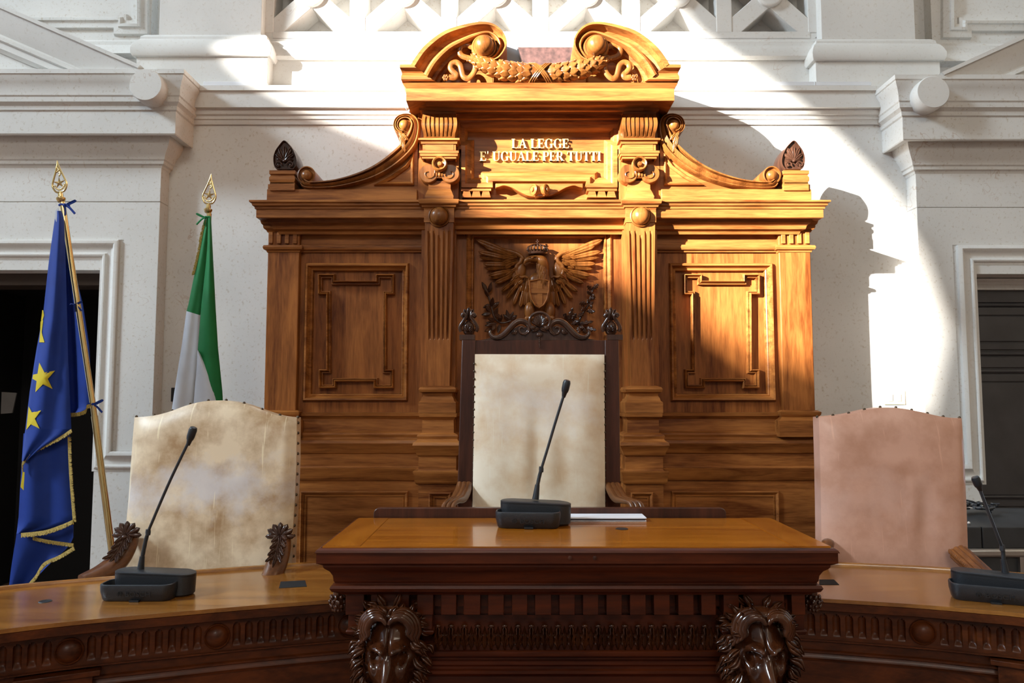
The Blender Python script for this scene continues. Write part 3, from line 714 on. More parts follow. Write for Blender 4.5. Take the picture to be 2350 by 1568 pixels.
    f.sweep([(X(983, 440, Y0), 4.05), (X(983, 440, Y0), Y0), (X(1034, 440, Y0), Y0), (X(1034, 440, Y0), 4.05)], zf(Y0, [(0, 458), (0.016, 457), (0.018, 450), (0.014, 447), (0.012, 444), (0.004, 437), (0, 434)]), 'h'); both(f, 'console_foot', WX)
    # inscription panel ---------------------------------------------------
    f = MB(); f.box(X(1053, 340, 4.10), 2*XC-X(1053, 340, 4.10), 4.10, 4.40, Z(460, 4.1), Z(225, 4.1)); f.build('motto_backboard', WX, R)
    pts = [(1068,294),(1407,294),(1407,322),(1392,322),(1392,409),(1368,409),(1368,395),(1107,395),(1107,409),(1083,409),(1083,322),(1068,322)]
    f = MB(); f.sweep(xz(pts, 4.06), [(0.012, 4.11), (0.010, 4.085), (0.0, 4.075), (-0.008, 4.065), (-0.018, 4.062), (-0.030, 4.055), (-0.036, 4.040), (-0.058, 4.040), (-0.060, 4.10)], 'v', closed=True)
    f.build('motto_frame', WX, R)
    f = MB(); Y0 = 4.02; a0 = X(1045, 280, Y0)
    f.sweep([(a0, Y0), (2*XC-a0, Y0)], zf(Y0, [(-0.08, 282), (-0.02, 281), (-0.018, 276), (0.0, 272), (0.0, 262), (0.012, 258), (0.014, 248), (0.03, 244), (0.034, 236), (0.05, 230), (-0.08, 229)]), 'h'); f.build('motto_bed_moulding', WX, R)
    # guttae under the frame ears
    f = MB()
    f.pbox(1058, 433, 1127, 438, 4.03, 4.10)
    for k in range(3):
        a = 1061+k*22; f.prism(xz([(a+3, 438), (a+17, 438), (a+21, 453), (a-1, 453)], 4.035), 4.035, 4.10)
    both(f, 'guttae', WX)
    # swag ornament
    f = MB()
    sw = [(1137, 421), (1137, 431), (1146, 429), (1158, 426), (1176, 431), (1196, 442), (1214, 450), (1237.5, 452)]
    sw2 = [(a.x, a.y) for a in catmull([(p[0], p[1]) for p in sw[1:]], 4)]
    poly = [(1137, 421)] + sw2 + [(2475-a, b) for a, b in reversed(sw2)] + [(2475-1137, 421)]
    f.prism(xz(poly, 4.03), 4.03, 4.10)
    f.build('motto_swag', WX, R, bevel=0.003)
    f = MB()
    for sx in (-1, 1):
        ctr = at(1239+sx*13, 436, 3.985)
        ax = (Vector((0, 1, 0)), Vector((0, 0, 1)), Vector((sx*0.8, -0.6, 0)).normalized())
        f.lathe([(0.022, -0.03), (0.032, 0.0), (0.032, 0.008), (0.026, 0.012), (0.022, 0.008), (0.013, 0.010), (0.012, 0.018), (0, 0.020)], ctr, (ax[2].cross(Vector((0,0,1))).normalized(), Vector((0,0,1)), ax[2]), 24)
    f.ell(at(1239, 437, 3.99), 0.022, 0.02, 0.022, 12, 8); f.pbox(1228, 424, 1250, 450, 3.99, 4.05)
    f.build('swag_scroll', CV, R, smooth=40)
    letters(R)
    # upper cornice ---------------------------------------------------
    Y0 = 3.98
    c = [(-0.05, 262), (0.0, 262), (0.0, 258), (0.02, 254), (0.025, 247), (0.06, 241), (0.07, 234), (0.155, 232), (0.16, 231), (0.16, 203), (0.165, 200), (0.17, 196), (0.178, 190), (-0.2, 189)]
    e = X(932, 215, 3.82)+0.16
    f = MB(); f.sweep([(e, 4.44), (e, Y0), (2*XC-e, Y0), (2*XC-e, 4.44)], zf(Y0, c), 'h', cap=False); f.build('upper_cornice', WX, R, smooth=30)
    # pediment ears (crown moulding stub at the foot of each arc)
    f = MB(); e0, e1 = X(921, 170, 3.80), X(1000, 170, 3.80)
    cr = [(-0.06, 192), (0.010, 191), (0.013, 187), (0.040, 186), (0.050, 182), (0.050, 175), (0.040, 171), (0.036, 168), (0.046, 162), (0.060, 157), (0.067, 155), (0.067, 148), (-0.06, 147)]
    rows = [[], [], []]
    for d_, py in cr:
        yy = 3.86-d_; z_ = Z(py, yy); xo_ = X(926, 180, 3.80)-d_*0.30; xe_ = X(946+(py-148)*1.32, py, 3.80)
        rows[0].append((xo_, 4.40, z_)); rows[1].append((xo_, yy, z_)); rows[2].append((xe_, yy, z_))
    f.grid(rows); n_ = len(cr); f.f.append(tuple(range(n_))); f.f.append(tuple(2*n_+i for i in range(n_)))
    both(f, 'pediment_ear', WX, smooth=30)
    # broken scroll pediment ---------------------------------------------------
    Oc = [(944,148),(971,110),(1012,77),(1049,62),(1098,52),(1131,56),(1153,73),(1163,95),(1159,114),(1146,132),(1129,141)]
    Ic = [(1003,192),(1018,162),(1040,135),(1062,118),(1088,99),(1110,86),(1126,89),(1134,100),(1134,112),(1127,123),(1118,129)]
    Os = catmull([(a, b, 0) for a, b in Oc], 6); Is = catmull([(a, b, 0) for a, b in Ic], 6)
    n = len(Os); rows = []
    prof = [(0, 4.40), (0, 3.80), (0.005, 3.79), (0.13, 3.79), (0.15, 3.80), (0.22, 3.835), (0.32, 3.845), (0.40, 3.84), (0.45, 3.825), (0.47, 3.805), (0.55, 3.797), (0.62, 3.80), (0.66, 3.82), (0.68, 3.86), (0.78, 3.865), (0.80, 3.89), (0.90, 3.895), (0.92, 3.92), (1.0, 3.925), (1.0, 4.0)]
    for k, (o_, i_) in enumerate(zip(Os, Is)):
        row = []
        for t, y in prof:
            if t > 0.63 and k > n*0.42: y = min(y, 3.86)
            q = o_+(i_-o_)*t; v = at(q.x, q.y, 3.80); row.append((v.x, y, v.z))
        rows.append(row)
    f = MB(); f.grid(rows); f.f.append(tuple(range(len(prof)))); f.f.append(tuple(len(f.v)-len(prof)+i for i in range(len(prof))))
    both(f, 'scroll_pediment', WX, smooth=35)
    f = MB(); f.lathe([(0.068, -0.16), (0.069, -0.02), (0.066, 0.0), (0.060, 0.006), (0.055, 0.004), (0.052, 0.012), (0.050, 0.026), (0.044, 0.042), (0.032, 0.054), (0.016, 0.060), (0, 0.061)], at(1111, 107, 3.80), 'y', 40)
    both(f, 'pediment_boss', CV, smooth=50)
    # tympanum boards
    f = MB(); cut = [(v.x, v.y) for v in Is[0:28]]
    poly = xz([(1003, 195)] + cut + [(1130, 130), (1130, 195)], 3.93); f.prism(poly, 3.93, 4.2)
    both(f, 'tympanum', WX)
    f = MB(); f.box(X(1131, 170, 3.93), 2*XC-X(1131, 170, 3.93), 3.925, 4.2, Z(195, 3.93), Z(150, 3.93)); f.build('tympanum_block', WX, R)
    # back boards seen between the scrolls
    f = MB(); p0, p1 = X(1190, 107, 4.36), X(1312, 107, 4.36); f.box(p0-0.35, p1+0.35, 4.36, 4.40, Z(200, 4.36), Z(108, 4.36)); f.build('rear_board', M['darkred'], R)
    f = MB(); f.prism(xz([(1163, 92), (1181, 84), (1200, 150), (1160, 150)], 4.0), 4.0, 4.05)
    f.prism(xz([(1179, 84), (1181, 84), (1201, 150), (1198, 150)], 3.985), 3.985, 4.05); f.build('grey_bracket', M['greymetal'], R)
    garland(R, both)
    # fluted tapering pilasters ---------------------------------------------------
    f = MB(); Y0 = 3.90; n = 81; rows = []
    for j in range(40):
        t = j/39; py = 500+390*t; xl = 975+4.5*t; xr = 1041-9.5*t; row = []
        for i in range(n):
            q = i/(n-1); g = 0.0
            for k in range(5):
                dx = abs(q-(0.14+k*0.18))
                top = 528+14*(1-((k-2)/2.2)**2)
                if dx < 0.042 and top < py < 772: g = 0.011*math.sqrt(max(0, 1-(dx/0.045)**2))+0.002
            v = at(xl+(xr-xl)*q, py, Y0); row.append((v.x, Y0+g, v.z))
        rows.append(row)
    f.grid(rows)
    f.grid([[r[0] for r in rows], [(r[0][0], 4.10, r[0][2]) for r in rows]]); f.grid([[r[-1] for r in rows], [(r[-1][0], 4.10, r[-1][2]) for r in rows]])
    both(f, 'fluted_pilaster', WZ, smooth=30)
    f = MB(); xx = X(966, 700, 4.0), X(1046, 700, 4.0); f.box(xx[0], xx[1], 4.0, 4.12, Z(950, 4.0), Z(495, 4.0)); both(f, 'pilaster_backing', WZ)
    f = MB(); f.pbox(973, 478, 1042, 510, Y0-0.006, 4.1); both(f, 'pilaster_block', WX)
    f = MB(); f.lathe([(0.058, -0.01), (0.058, 0.006), (0.053, 0.010), (0.049, 0.006), (0.047, 0.018), (0.040, 0.034), (0.028, 0.044), (0.014, 0.049), (0, 0.050)], at(1008, 497, Y0-0.004), 'y', 36)
    both(f, 'pilaster_boss', CV, smooth=50)
    f = MB(); a0, a1 = X(974, 900, Y0), X(1035, 900, Y0)
    f.sweep([(a0, 4.1), (a0, Y0), (a1, Y0), (a1, 4.1)], zf(Y0, [(0, 948), (0.028, 948), (0.028, 924), (0.018, 920), (0.014, 914), (0.006, 908), (0.008, 903), (0.024, 900), (0.028, 894), (0.022, 889), (0.004, 886), (-0.02, 885)]), 'h'); both(f, 'pilaster_foot', WX)
    # eagle panel frame ---------------------------------------------------
    Y0 = 4.06; f = MB(); a0 = X(1045, 700, Y0); a1 = X(1070, 700, Y0); zt = Z(528, Y0)
    f.box(a0-0.02, a1, Y0, 4.12, Z(1170, Y0), Z(497, Y0)); f.box(2*XC-a1, 2*XC-a0+0.02, Y0, 4.12, Z(1170, Y0), Z(497, Y0)); f.box(a1, 2*XC-a1, Y0, 4.12, zt, Z(497, Y0)); f.build('eagle_panel_surround', WZ, R)
    f = MB(); f.sweep([(a1, zt), (2*XC-a1, zt), (2*XC-a1, Z(1150, Y0)), (a1, Z(1150, Y0))], [(0, Y0+0.02), (0, Y0-0.01), (0.008, Y0-0.015), (0.014, Y0-0.008), (0.026, Y0+0.004), (0.030, Y0-0.002), (0.036, Y0-0.004), (0.040, Y0+0.01), (0.042, Y0+0.05)], 'v', closed=True)
    f.build('eagle_panel_moulding', WX, R)
    f = MB(); f.box(a1, 2*XC-a1, 4.098, 4.12, Z(1150, Y0), zt); f.build('eagle_panel_field', WZ, R)
    eagle(R)
    # base (dado) ---------------------------------------------------
    YB = 4.05
    xe = X(606, 1000, YB); q0, q1 = X(961, 1000, 3.87), X(1047, 1000, 3.87)
    half = [(xe, 4.44), (xe, YB), (q0, YB), (q0, 3.875), (q1, 3.875), (q1, YB)]
    path = half + [(2*XC-a, b) for a, b in reversed(half)]
    base = [(0.0, 1700), (0.0, 1126), (0.0, 1104), (0.010, 1103), (0.018, 1098), (0.020, 1083), (0.026, 1078), (0.026, 1075), (0.004, 1073), (0.0, 1070), (0.0, 1042), (0.008, 1040), (0.012, 1036), (0.014, 1032), (0.022, 1026), (0.030, 1018), (0.026, 1011), (0.012, 1008),
            (0.006, 1004), (0.010, 998), (0.006, 994), (-0.014, 990), (-0.016, 962), (-0.008, 957), (0.0, 955), (0.002, 947), (-0.08, 945)]
    z = zf(YB, base); z[0] = (0.0, 0.0)
    f = MB(); f.sweep(path, z, 'h', cap=False); f.build('dado', WX, R, smooth=30)
    f = MB()
    fr = [(0, YB+0.01), (0, YB-0.010), (0.006, YB-0.014), (0.012, YB-0.010), (0.020, YB-0.002), (0.024, YB-0.006), (0.030, YB-0.004), (0.032, YB+0.01)]
    z0 = Z(1127, YB); zb = Z(1420, YB); xa, xb = X(690, 1150, YB), X(937, 1150, YB)
    f.sweep([(xa, z0), (xb, z0), (xb, zb), (xa, zb)], fr, 'v', closed=True)
    fr2 = [(a, b-0.175) for a, b in fr]
    xa, xb = X(984, 1150, 3.875), X(1036, 1150, 3.875); z0 = Z(1130, 3.875); zb = Z(1420, 3.875)
    f.sweep([(xa, z0), (xb, z0), (xb, zb), (xa, zb)], fr2, 'v', closed=True)
    both(f, 'dado_panel_moulding', WX)
    f = MB(); xa, xb = X(1085, 1150, YB), X(1390, 1150, YB); z0 = Z(1127, YB); zb = Z(1420, YB)
    f.sweep([(xa, z0), (xb, z0), (xb, zb), (xa, zb)], fr, 'v', closed=True); f.build('dado_centre_moulding', WX, R)

def letters(R):
    def arc(cx, cz, rx, rz, a0, a1, tf, n=18):
        o = []; i = []
        for k in range(n+1):
            a = math.radians(a0+(a1-a0)*k/n); t = tf(a)
            o.append((cx+rx*math.cos(a), cz+rz*math.sin(a))); i.append((cx+(rx-t)*math.cos(a), cz+(rz-t*0.55)*math.sin(a)))
        return o, i
    def rect(x0, z0, x1, z1): return ('p', [(x0, z0), (x1, z0), (x1, z1), (x0, z1)])
    K, T, SH = 0.20, 0.055, 0.05
    def stem(x, w=K, z0=0, z1=1, ser=0.08, b=True, t=True):
        out = [rect(x, z0, x+w, z1)]
        if b: out.append(rect(x-ser, z0, x+w+ser, z0+SH))
        if t: out.append(rect(x-ser, z1-SH, x+w+ser, z1))
        return out
    sidew = lambda thick, thin: (lambda a: thin+(thick-thin)*abs(math.cos(a))**1.5)
    G = {}
    G['L'] = (0.72, stem(0.08)+[rect(0.2, 0, 0.66, T), ('p', [(0.60, 0), (0.68, 0), (0.70, 0.28), (0.66, 0.28)])])
    G['I'] = (0.40, stem(0.10))
    G['E'] = (0.72, stem(0.08)+[rect(0.2, 0, 0.62, T), rect(0.2, 1-T, 0.60, 1), rect(0.2, 0.5-T/2, 0.48, 0.5+T/2), rect(0.45, 0.38, 0.49, 0.62), ('p', [(0.58, 0), (0.66, 0), (0.68, 0.27), (0.64, 0.27)]), ('p', [(0.56, 1), (0.62, 1), (0.64, 0.76), (0.60, 0.76)])])
    G['T'] = (0.78, stem(0.29, t=False)+[rect(0.04, 1-T, 0.74, 1), ('p', [(0.04, 1), (0.10, 1), (0.06, 0.74), (0.02, 0.74)]), ('p', [(0.68, 1), (0.74, 1), (0.76, 0.74), (0.72, 0.74)])])
    G['A'] = (0.90, [('p', [(0.08, 0), (0.16, 0), (0.46, 0.93), (0.42, 1)]), ('p', [(0.60, 0), (0.82, 0), (0.50, 1), (0.38, 1)]), rect(0.22, 0.33, 0.64, 0.33+T), rect(0.0, 0, 0.26, SH), rect(0.52, 0, 0.90, SH)])
    G['U'] = (0.86, stem(0.10, z0=0.3, b=False)+stem(0.66, w=0.08, z0=0.3, b=False, ser=0.09)+[('a', arc(0.42, 0.32, 0.32, 0.34, 180, 360, lambda a: 0.08+0.12*max(0, -math.cos(a))))])
    G['G'] = (0.92, [('a', arc(0.46, 0.5, 0.42, 0.52, 40, 318, sidew(0.21, 0.06))), rect(0.62, 0.04, 0.80, 0.42), rect(0.54, 0.40, 0.88, 0.45), ('p', [(0.72, 0.98), (0.78, 0.98), (0.78, 0.68), (0.74, 0.68)])])
    G['P'] = (0.72, stem(0.08)+[rect(0.2, 1-T, 0.42, 1), rect(0.2, 0.44, 0.42, 0.44+T), ('a', arc(0.40, 0.72, 0.28, 0.28, -90, 90, sidew(0.19, 0.055)))])
    G['R'] = (0.84, G['P'][1]+[('p', [(0.34, 0.46), (0.52, 0.46), (0.80, 0), (0.58, 0)]), rect(0.56, 0, 0.90, SH)])
    G["'"] = (0.26, [('p', [(0.08, 1.02), (0.20, 1.02), (0.16, 0.74), (0.11, 0.74)])])
    G[' '] = (0.36, [])
    YF = 4.10
    for text, px0, px1, py0, py1 in (("LA LEGGE", 1174, 1306, 320, 341), ("E' UGUALE PER TUTTI", 1101, 1379, 349, 370)):
        W = sum(G[c][0] for c in text); a = at(px0, py1, YF-0.01); b = at(px1, py0, YF-0.01)
        k = (b.x-a.x)/W; h = b.z-a.z; x = a.x
        for c in text:
            adv, parts = G[c]
            if parts:
                f = MB()
                for n_, (kind, g) in enumerate(parts):
                    y0 = YF-0.018-0.0002*n_
                    if kind == 'p': f.prism([(x+p*k, a.z+q*h) for p, q in g], y0, YF+0.001)
                    else:
                        o, i = g
                        for j in range(len(o)-1):
                            f.prism([(x+p*k, a.z+q*h) for p, q in (o[j], o[j+1], i[j+1], i[j])], y0, YF+0.001)
                f.build('letter', M['gold'], R, flat=True)
            x += adv*k

def garland(R, both):
    Y0 = 3.83; f = MB()
    cp = [(1090,136,9),(1108,147,14),(1135,157,19),(1170,165,22),(1205,170,23),(1240,171.5,22),(1275,170,23),(1310,165,22),(1345,157,19),(1370,146,14),(1387,134,9)]
    P = catmull([at(a, b, Y0) for a, b, r in cp], 6); RR = catmull([(r, 0, 0) for a, b, r in cp], 6); RR = [r.x*Y0/F for r in RR]
    f.tube(P, [r*0.86 for r in RR], 14)
    n = len(P); NJ = 22
    for j in range(NJ):
        t = (j+0.5)/NJ; i = int(t*(n-1)); p = P[i]; r = RR[i]
        d = (P[min(i+1, n-1)]-P[max(0, i-1)]).normalized()
        g_ = -d if t < 0.5 else d                     # leaf tips point outwards and up, away from the middle tie
        sd = Vector((-d.z, 0, d.x))
        if abs(t-0.5) < 0.045: continue
        for k in range(5):
            a = math.radians(-84+42*k+(21 if j % 2 else 0)); nr = (Vector((0, -1, 0))*math.cos(a)+sd*math.sin(a)).normalized()
            b = p+nr*r*0.84-g_*0.018
            f.leaf(b, b+g_*0.052+nr*0.004, 0.050*min(1, r/0.04), 0.009, nrm=nr, groove=0.25, curl=0.007, nl=8, nw=6)
            if (j+k) % 3 == 0: f.ell(b+nr*0.012+g_*0.05, 0.0065, 0.0065, 0.0065, 8, 6)
    f.build('laurel_garland', M['carve'], R, smooth=50)
    f = MB()   # crossed ties
    for sx in (-1, 1):
        for o in (-0.012, 0.0, 0.012):
            pts = [at(1240, 171, Y0)+Vector((sx*(0.050*math.sin(a)*1.0)+o, -0.058*math.cos(a)*1.0, 0.056*math.sin(a))) for a in [math.radians(-95+19*k) for k in range(11)]]
            f.tube(pts, 0.005, 6)
    f.build('garland_tie', M['carve'], R, smooth=50)
    f = MB()   # fluttering ribbons
    Yr = 3.835
    for pts in ([(1096,138),(1078,134),(1060,128),(1054,116),(1058,106),(1070,103),(1084,108)], [(1080,132),(1090,142),(1091,158),(1084,172),(1074,180),(1064,176),(1060,164),(1056,150),(1047,143),(1037,146),(1034,156),(1039,164),(1047,172),(1043,178),(1030,177)]):
        cv = catmull([at(a, b, Yr) for a, b in pts], 6)
        f.tube(cv, [0.0095]*len(cv), 8, flat=(0.8, 1.6))
    c = at(1023, 179, Yr)
    for k in range(6):
        a = k*PI/3; f.ell(c+Vector((math.cos(a)*0.011, -0.004, math.sin(a)*0.011)), 0.008, 0.008, 0.008, 8, 6)
    f.ell(c+Vector((0, -0.010, 0)), 0.006, 0.006, 0.006, 8, 6)
    both(f, 'ribbon', M['carve'], smooth=60)

def eagle(R):
    YE = 4.09
    E = lambda cx, cy, dy=0.0: at(1080+cx/6.03, 540+cy/6.03, YE)+Vector((0, -dy, 0))
    root = MB(); CVm = M['carve']
    # body
    root.ell(E(945, 800, 0.01), 0.078, 0.035, 0.112, 20, 14); root.ell(E(950, 640, 0.015), 0.062, 0.035, 0.05, 16, 10)
    # neck
    npts = [E(985, 690, 0.0), E(1000, 600, 0.018), E(1010, 480, 0.03), E(990, 390, 0.045), E(930, 340, 0.045), E(850, 340, 0.045)]
    root.tube(catmull(npts, 4), [r*0.80 for r in [0.052, 0.050, 0.048, 0.046, 0.044, 0.042, 0.040, 0.039, 0.038, 0.037, 0.037, 0.037, 0.037, 0.036, 0.034, 0.031, 0.028, 0.026, 0.023, 0.018, 0.012]], 14)
    random.seed(3)
    for j in range(7):
        for k in range(5):
            a = -60+30*k+(15 if j % 2 else 0); t = j/7
            c = E(1000-20*t, 640-250*t, 0.045); nr = Vector((math.sin(math.radians(a)), -math.cos(math.radians(a)), 0))
            b = c+nr*0.030+Vector((0, 0.012, 0)); root.leaf(b+Vector((0, 0, 0.012)), b-Vector((random.uniform(-.004, .004), 0, 0.034)), 0.016, 0.005, nrm=nr, groove=0.5, nl=5, nw=4)
    for j in range(9):
        for sx in (-1, 1):
            for k in range(2):
                c = E(945+sx*(165+25*k-8*abs(j-3)), 620+j*50, 0.028-0.008*k); root.leaf(c+Vector((0, 0, .014)), c-Vector((sx*-0.004, 0, 0.034)), 0.018, 0.006, groove=0.5, nl=5, nw=4)
    body = sub(root.build('eagle_body', CVm, R, smooth=60), R)
    # beak and brow
    f = MB(); f.tube(catmull([E(880, 350, 0.05), E(820, 355, 0.055), E(770, 375, 0.055), E(745, 405, 0.055), E(737, 435, 0.055)], 4), [0.019, 0.0185, 0.018, 0.017, 0.016, 0.0155, 0.015, 0.014, 0.013, 0.012, 0.010, 0.009, 0.007, 0.006, 0.004, 0.003, 0.001], 12)
    f.leaf(E(820, 405, 0.045), E(880, 400, 0.045), 0.012, 0.006); f.ell(E(850, 347, 0.075), 0.007, 0.005, 0.005); f.leaf(E(800, 335, 0.072), E(910, 330, 0.075), 0.010, 0.007)
    f.build('beak', CVm, body, smooth=60)
    f = MB(); f.ell(E(905, 345, 0.045), 0.030, 0.024, 0.022, 16, 10); f.ell(E(860, 352, 0.068), 0.006, 0.005, 0.005, 10, 6); f.build('head', CVm, body, smooth=60)
    # crown
    f = MB(); f.lathe([(0.050, 0), (0.053, 0.004), (0.050, 0.014), (0.046, 0.016), (0.048, 0.022), (0.046, 0.024)], E(920, 290, 0.035), 'z', 24)
    c = E(920, 262, 0.035)
    for k in range(9):
        a = math.radians(-80+160*k/8)-PI/2; dx, dy = math.cos(a), math.sin(a)
        f.tube([c+Vector((dx*r, dy*r, z)) for r, z in ((0.046, 0), (0.056, 0.016), (0.052, 0.032), (0.03, 0.042), (0.004, 0.040))], 0.0045, 6)
        f.ell(c+Vector((dx*0.057, dy*0.057, 0.014)), 0.005, 0.005, 0.005, 8, 6)
    f.ell(c+Vector((0, 0, 0.046)), 0.009, 0.009, 0.009, 10, 8); f.box(c.x-0.0025, c.x+0.0025, c.y-0.003, c.y+0.003, c.z+0.05, c.z+0.076); f.box(c.x-0.008, c.x+0.008, c.y-0.003, c.y+0.003, c.z+0.062, c.z+0.067)
    f.build('crown', M['dark'], body, smooth=50)
    # shield with cross
    sh = [(800, 650), (850, 645), (945, 625), (1040, 640), (1085, 650), (1085, 780), (1060, 900), (1010, 990), (945, 1035), (880, 990), (830, 900), (805, 780)]
    f = MB(); p = [(E(a, b).x, E(a, b).z) for a, b in sh]; f.prism(p, YE-0.058, YE-0.03)
    f.sweep(list(p), [(0, YE-0.05), (0, YE-0.066), (0.004, YE-0.068), (0.008, YE-0.064), (0.008, YE-0.05)], 'v', closed=True)
    a0, a1, b0, b1 = E(915, 0).x, E(985, 0).x, E(0, 765).z, E(0, 830).z
    f.box(a0, a1, YE-0.0625, YE-0.05, E(0, 1010).z, E(0, 645).z); f.box(E(815, 0).x, E(1070, 0).x, YE-0.0630, YE-0.05, b1, b0)
    f.build('shield', M['wx'], body, bevel=0.001)
    # wings
    tips = [(85,80,44),(108,240,40),(178,410,38),(250,570,36),(340,675,34),(425,790,32),(490,890,32),(590,970,32),(690,1000,32),(790,990,28),
            (190,170,34),(130,320,26),(215,480,26),(290,610,24)]
    bases = [(640,300),(640,360),(640,420),(640,480),(650,540),(660,600),(680,640),(700,690),(740,720),(790,740),(620,320),(640,390),(640,450),(650,510)]
    for side in (0, 1):
        f = MB(); mxx = (lambda a: a) if side == 0 else (lambda a: 1900-a)
        for (tx, ty, wd), (bx, by) in zip(tips, bases):
            n_ = 0.012 if wd > 27 else 0.004
            f.leaf(E(mxx(bx), by, n_+0.012), E(mxx(tx), ty, n_+0.006), wd/1000*0.82, 0.013, shape='feather', groove=0.4, nl=12, nw=6, curl=0.012)
        for tx, ty, bx, by in ((470,470,600,400),(490,580,610,500),(550,680,640,580),(610,750,670,640),(700,800,720,690),(420,330,600,300),(430,400,600,360),(760,820,780,700)):
            f.leaf(E(mxx(bx), by, 0.030), E(mxx(tx), ty, 0.026), 0.027, 0.012, shape='feather', groove=0.5, nl=8, nw=6)
        for tx, ty, bx, by in ((540,430,640,390),(560,520,650,470),(600,610,680,560),(660,690,720,640),(520,340,640,320)):
            f.leaf(E(mxx(bx), by, 0.042), E(mxx(tx), ty, 0.036), 0.022, 0.010, shape='feather', groove=0.5, nl=8, nw=6)
        # shoulder and curled inner edge
        top = [(90,85),(250,150),(420,200),(560,235),(650,270),(710,320),(715,355)]
        f.tube(catmull([E(mxx(a), b, 0.024) for a, b in top], 5), [0.004+0.009*min(1, k/22) for k in range(31)], 10)
        cur = [(705,340),(690,390),(640,430),(625,500),(645,560),(700,595),(750,585),(790,605)]
        f.tube(catmull([E(mxx(a), b, 0.036) for a, b in cur], 5), [0.012-0.006*k/35 for k in range(36)], 10)
        f.leaf(E(mxx(720), 380, 0.022), E(mxx(600), 700, 0.02), 0.075, 0.02, shape='oval', groove=0.0)
        f.leaf(E(mxx(790), 640, 0.02), E(mxx(740), 980, 0.02), 0.05, 0.015, shape='feather', groove=0.2)
        f.build('wing', CVm, body, smooth=60)
    for cx in (815, 1095):
        f = MB(); f.ell(E(cx, 1060, 0.03), 0.030, 0.026, 0.052, 14, 10)
        for k in range(3): f.tube(catmull([E(cx, 1130, 0.03), E(cx-40+40*k, 1160, 0.045), E(cx-50+50*k, 1200, 0.03)], 4), [0.012]*6+[0.009]*3, 8)
        f.build('leg', CVm, body, smooth=60)
    # branches: laurel left, oak right
    f = MB(); f.tube(catmull([E(560,1190,0.02), E(430,1220,0.02), E(330,1140,0.02), E(290,1000,0.02), E(250,850,0.02), E(210,720,0.02)], 5), 0.006, 8)
    random.seed(11)
    for bx, by, tx, ty in ((230,780,150,660),(250,800,300,660),(240,860,210,750),(280,980,170,1000),(290,1000,310,860),(300,1010,400,930),(280,1090,150,1110),(270,1060,200,980),(330,1120,380,1010),
                           (340,1180,220,1180),(360,1230,200,1260),(350,1250,290,1330),(300,1300,180,1350),(400,1210,430,1100),(540,1190,490,1040),(540,1200,590,1060),(540,1190,450,1100),(560,1180,640,1120),(400,1240,390,1370),(280,1240,220,1210),(330,1090,440,1180)):
        f.leaf(E(bx, by, 0.02), E(tx, ty, random.uniform(0.02, 0.05)), 0.025, 0.007, shape='leaf', curl=random.uniform(-0.004, 0.02), nrm=(random.uniform(-.5, .5), -1, random.uniform(-.4, .4)))
    f.build('laurel_branch', M['dark'], R, smooth=60)
    f = MB(); f.tube(catmull([E(1390,1230,0.02), E(1480,1230,0.02), E(1530,1120,0.02), E(1620,980,0.02), E(1660,850,0.02), E(1700,720,0.02)], 5), 0.006, 8)
    for bx, by, tx, ty in ((1690,760,1760,680),(1680,770,1610,700),(1670,830,1600,780),(1660,900,1720,850),(1640,940,1600,900),(1600,960,1480,940),(1600,1010,1500,1060),(1620,980,1710,950),(1600,1060,1720,1060),(1560,1080,1480,1150),
                           (1360,1200,1400,1010),(1380,1200,1280,1090),(1400,1200,1450,1080),(1400,1240,1490,1190),(1480,1240,1690,1200),(1490,1250,1560,1300),(1500,1260,1480,1380),(1540,1280,1600,1370),(1580,1280,1740,1330),(1330,1180,1300,1080)):
        f.leaf(E(bx, by, 0.02), E(tx, ty, random.uniform(0.02, 0.05)), 0.034, 0.008, shape='lobe', nl=14, curl=random.uniform(-0.004, 0.02), nrm=(random.uniform(-.5, .5), -1, random.uniform(-.4, .4)))
    f.ell(E(1690, 850, 0.045), 0.008, 0.008, 0.012, 10, 8); f.ell(E(1660, 1000, 0.045), 0.008, 0.008, 0.012, 10, 8)
    f.build('oak_branch', M['dark'], R, smooth=60)
reredos()

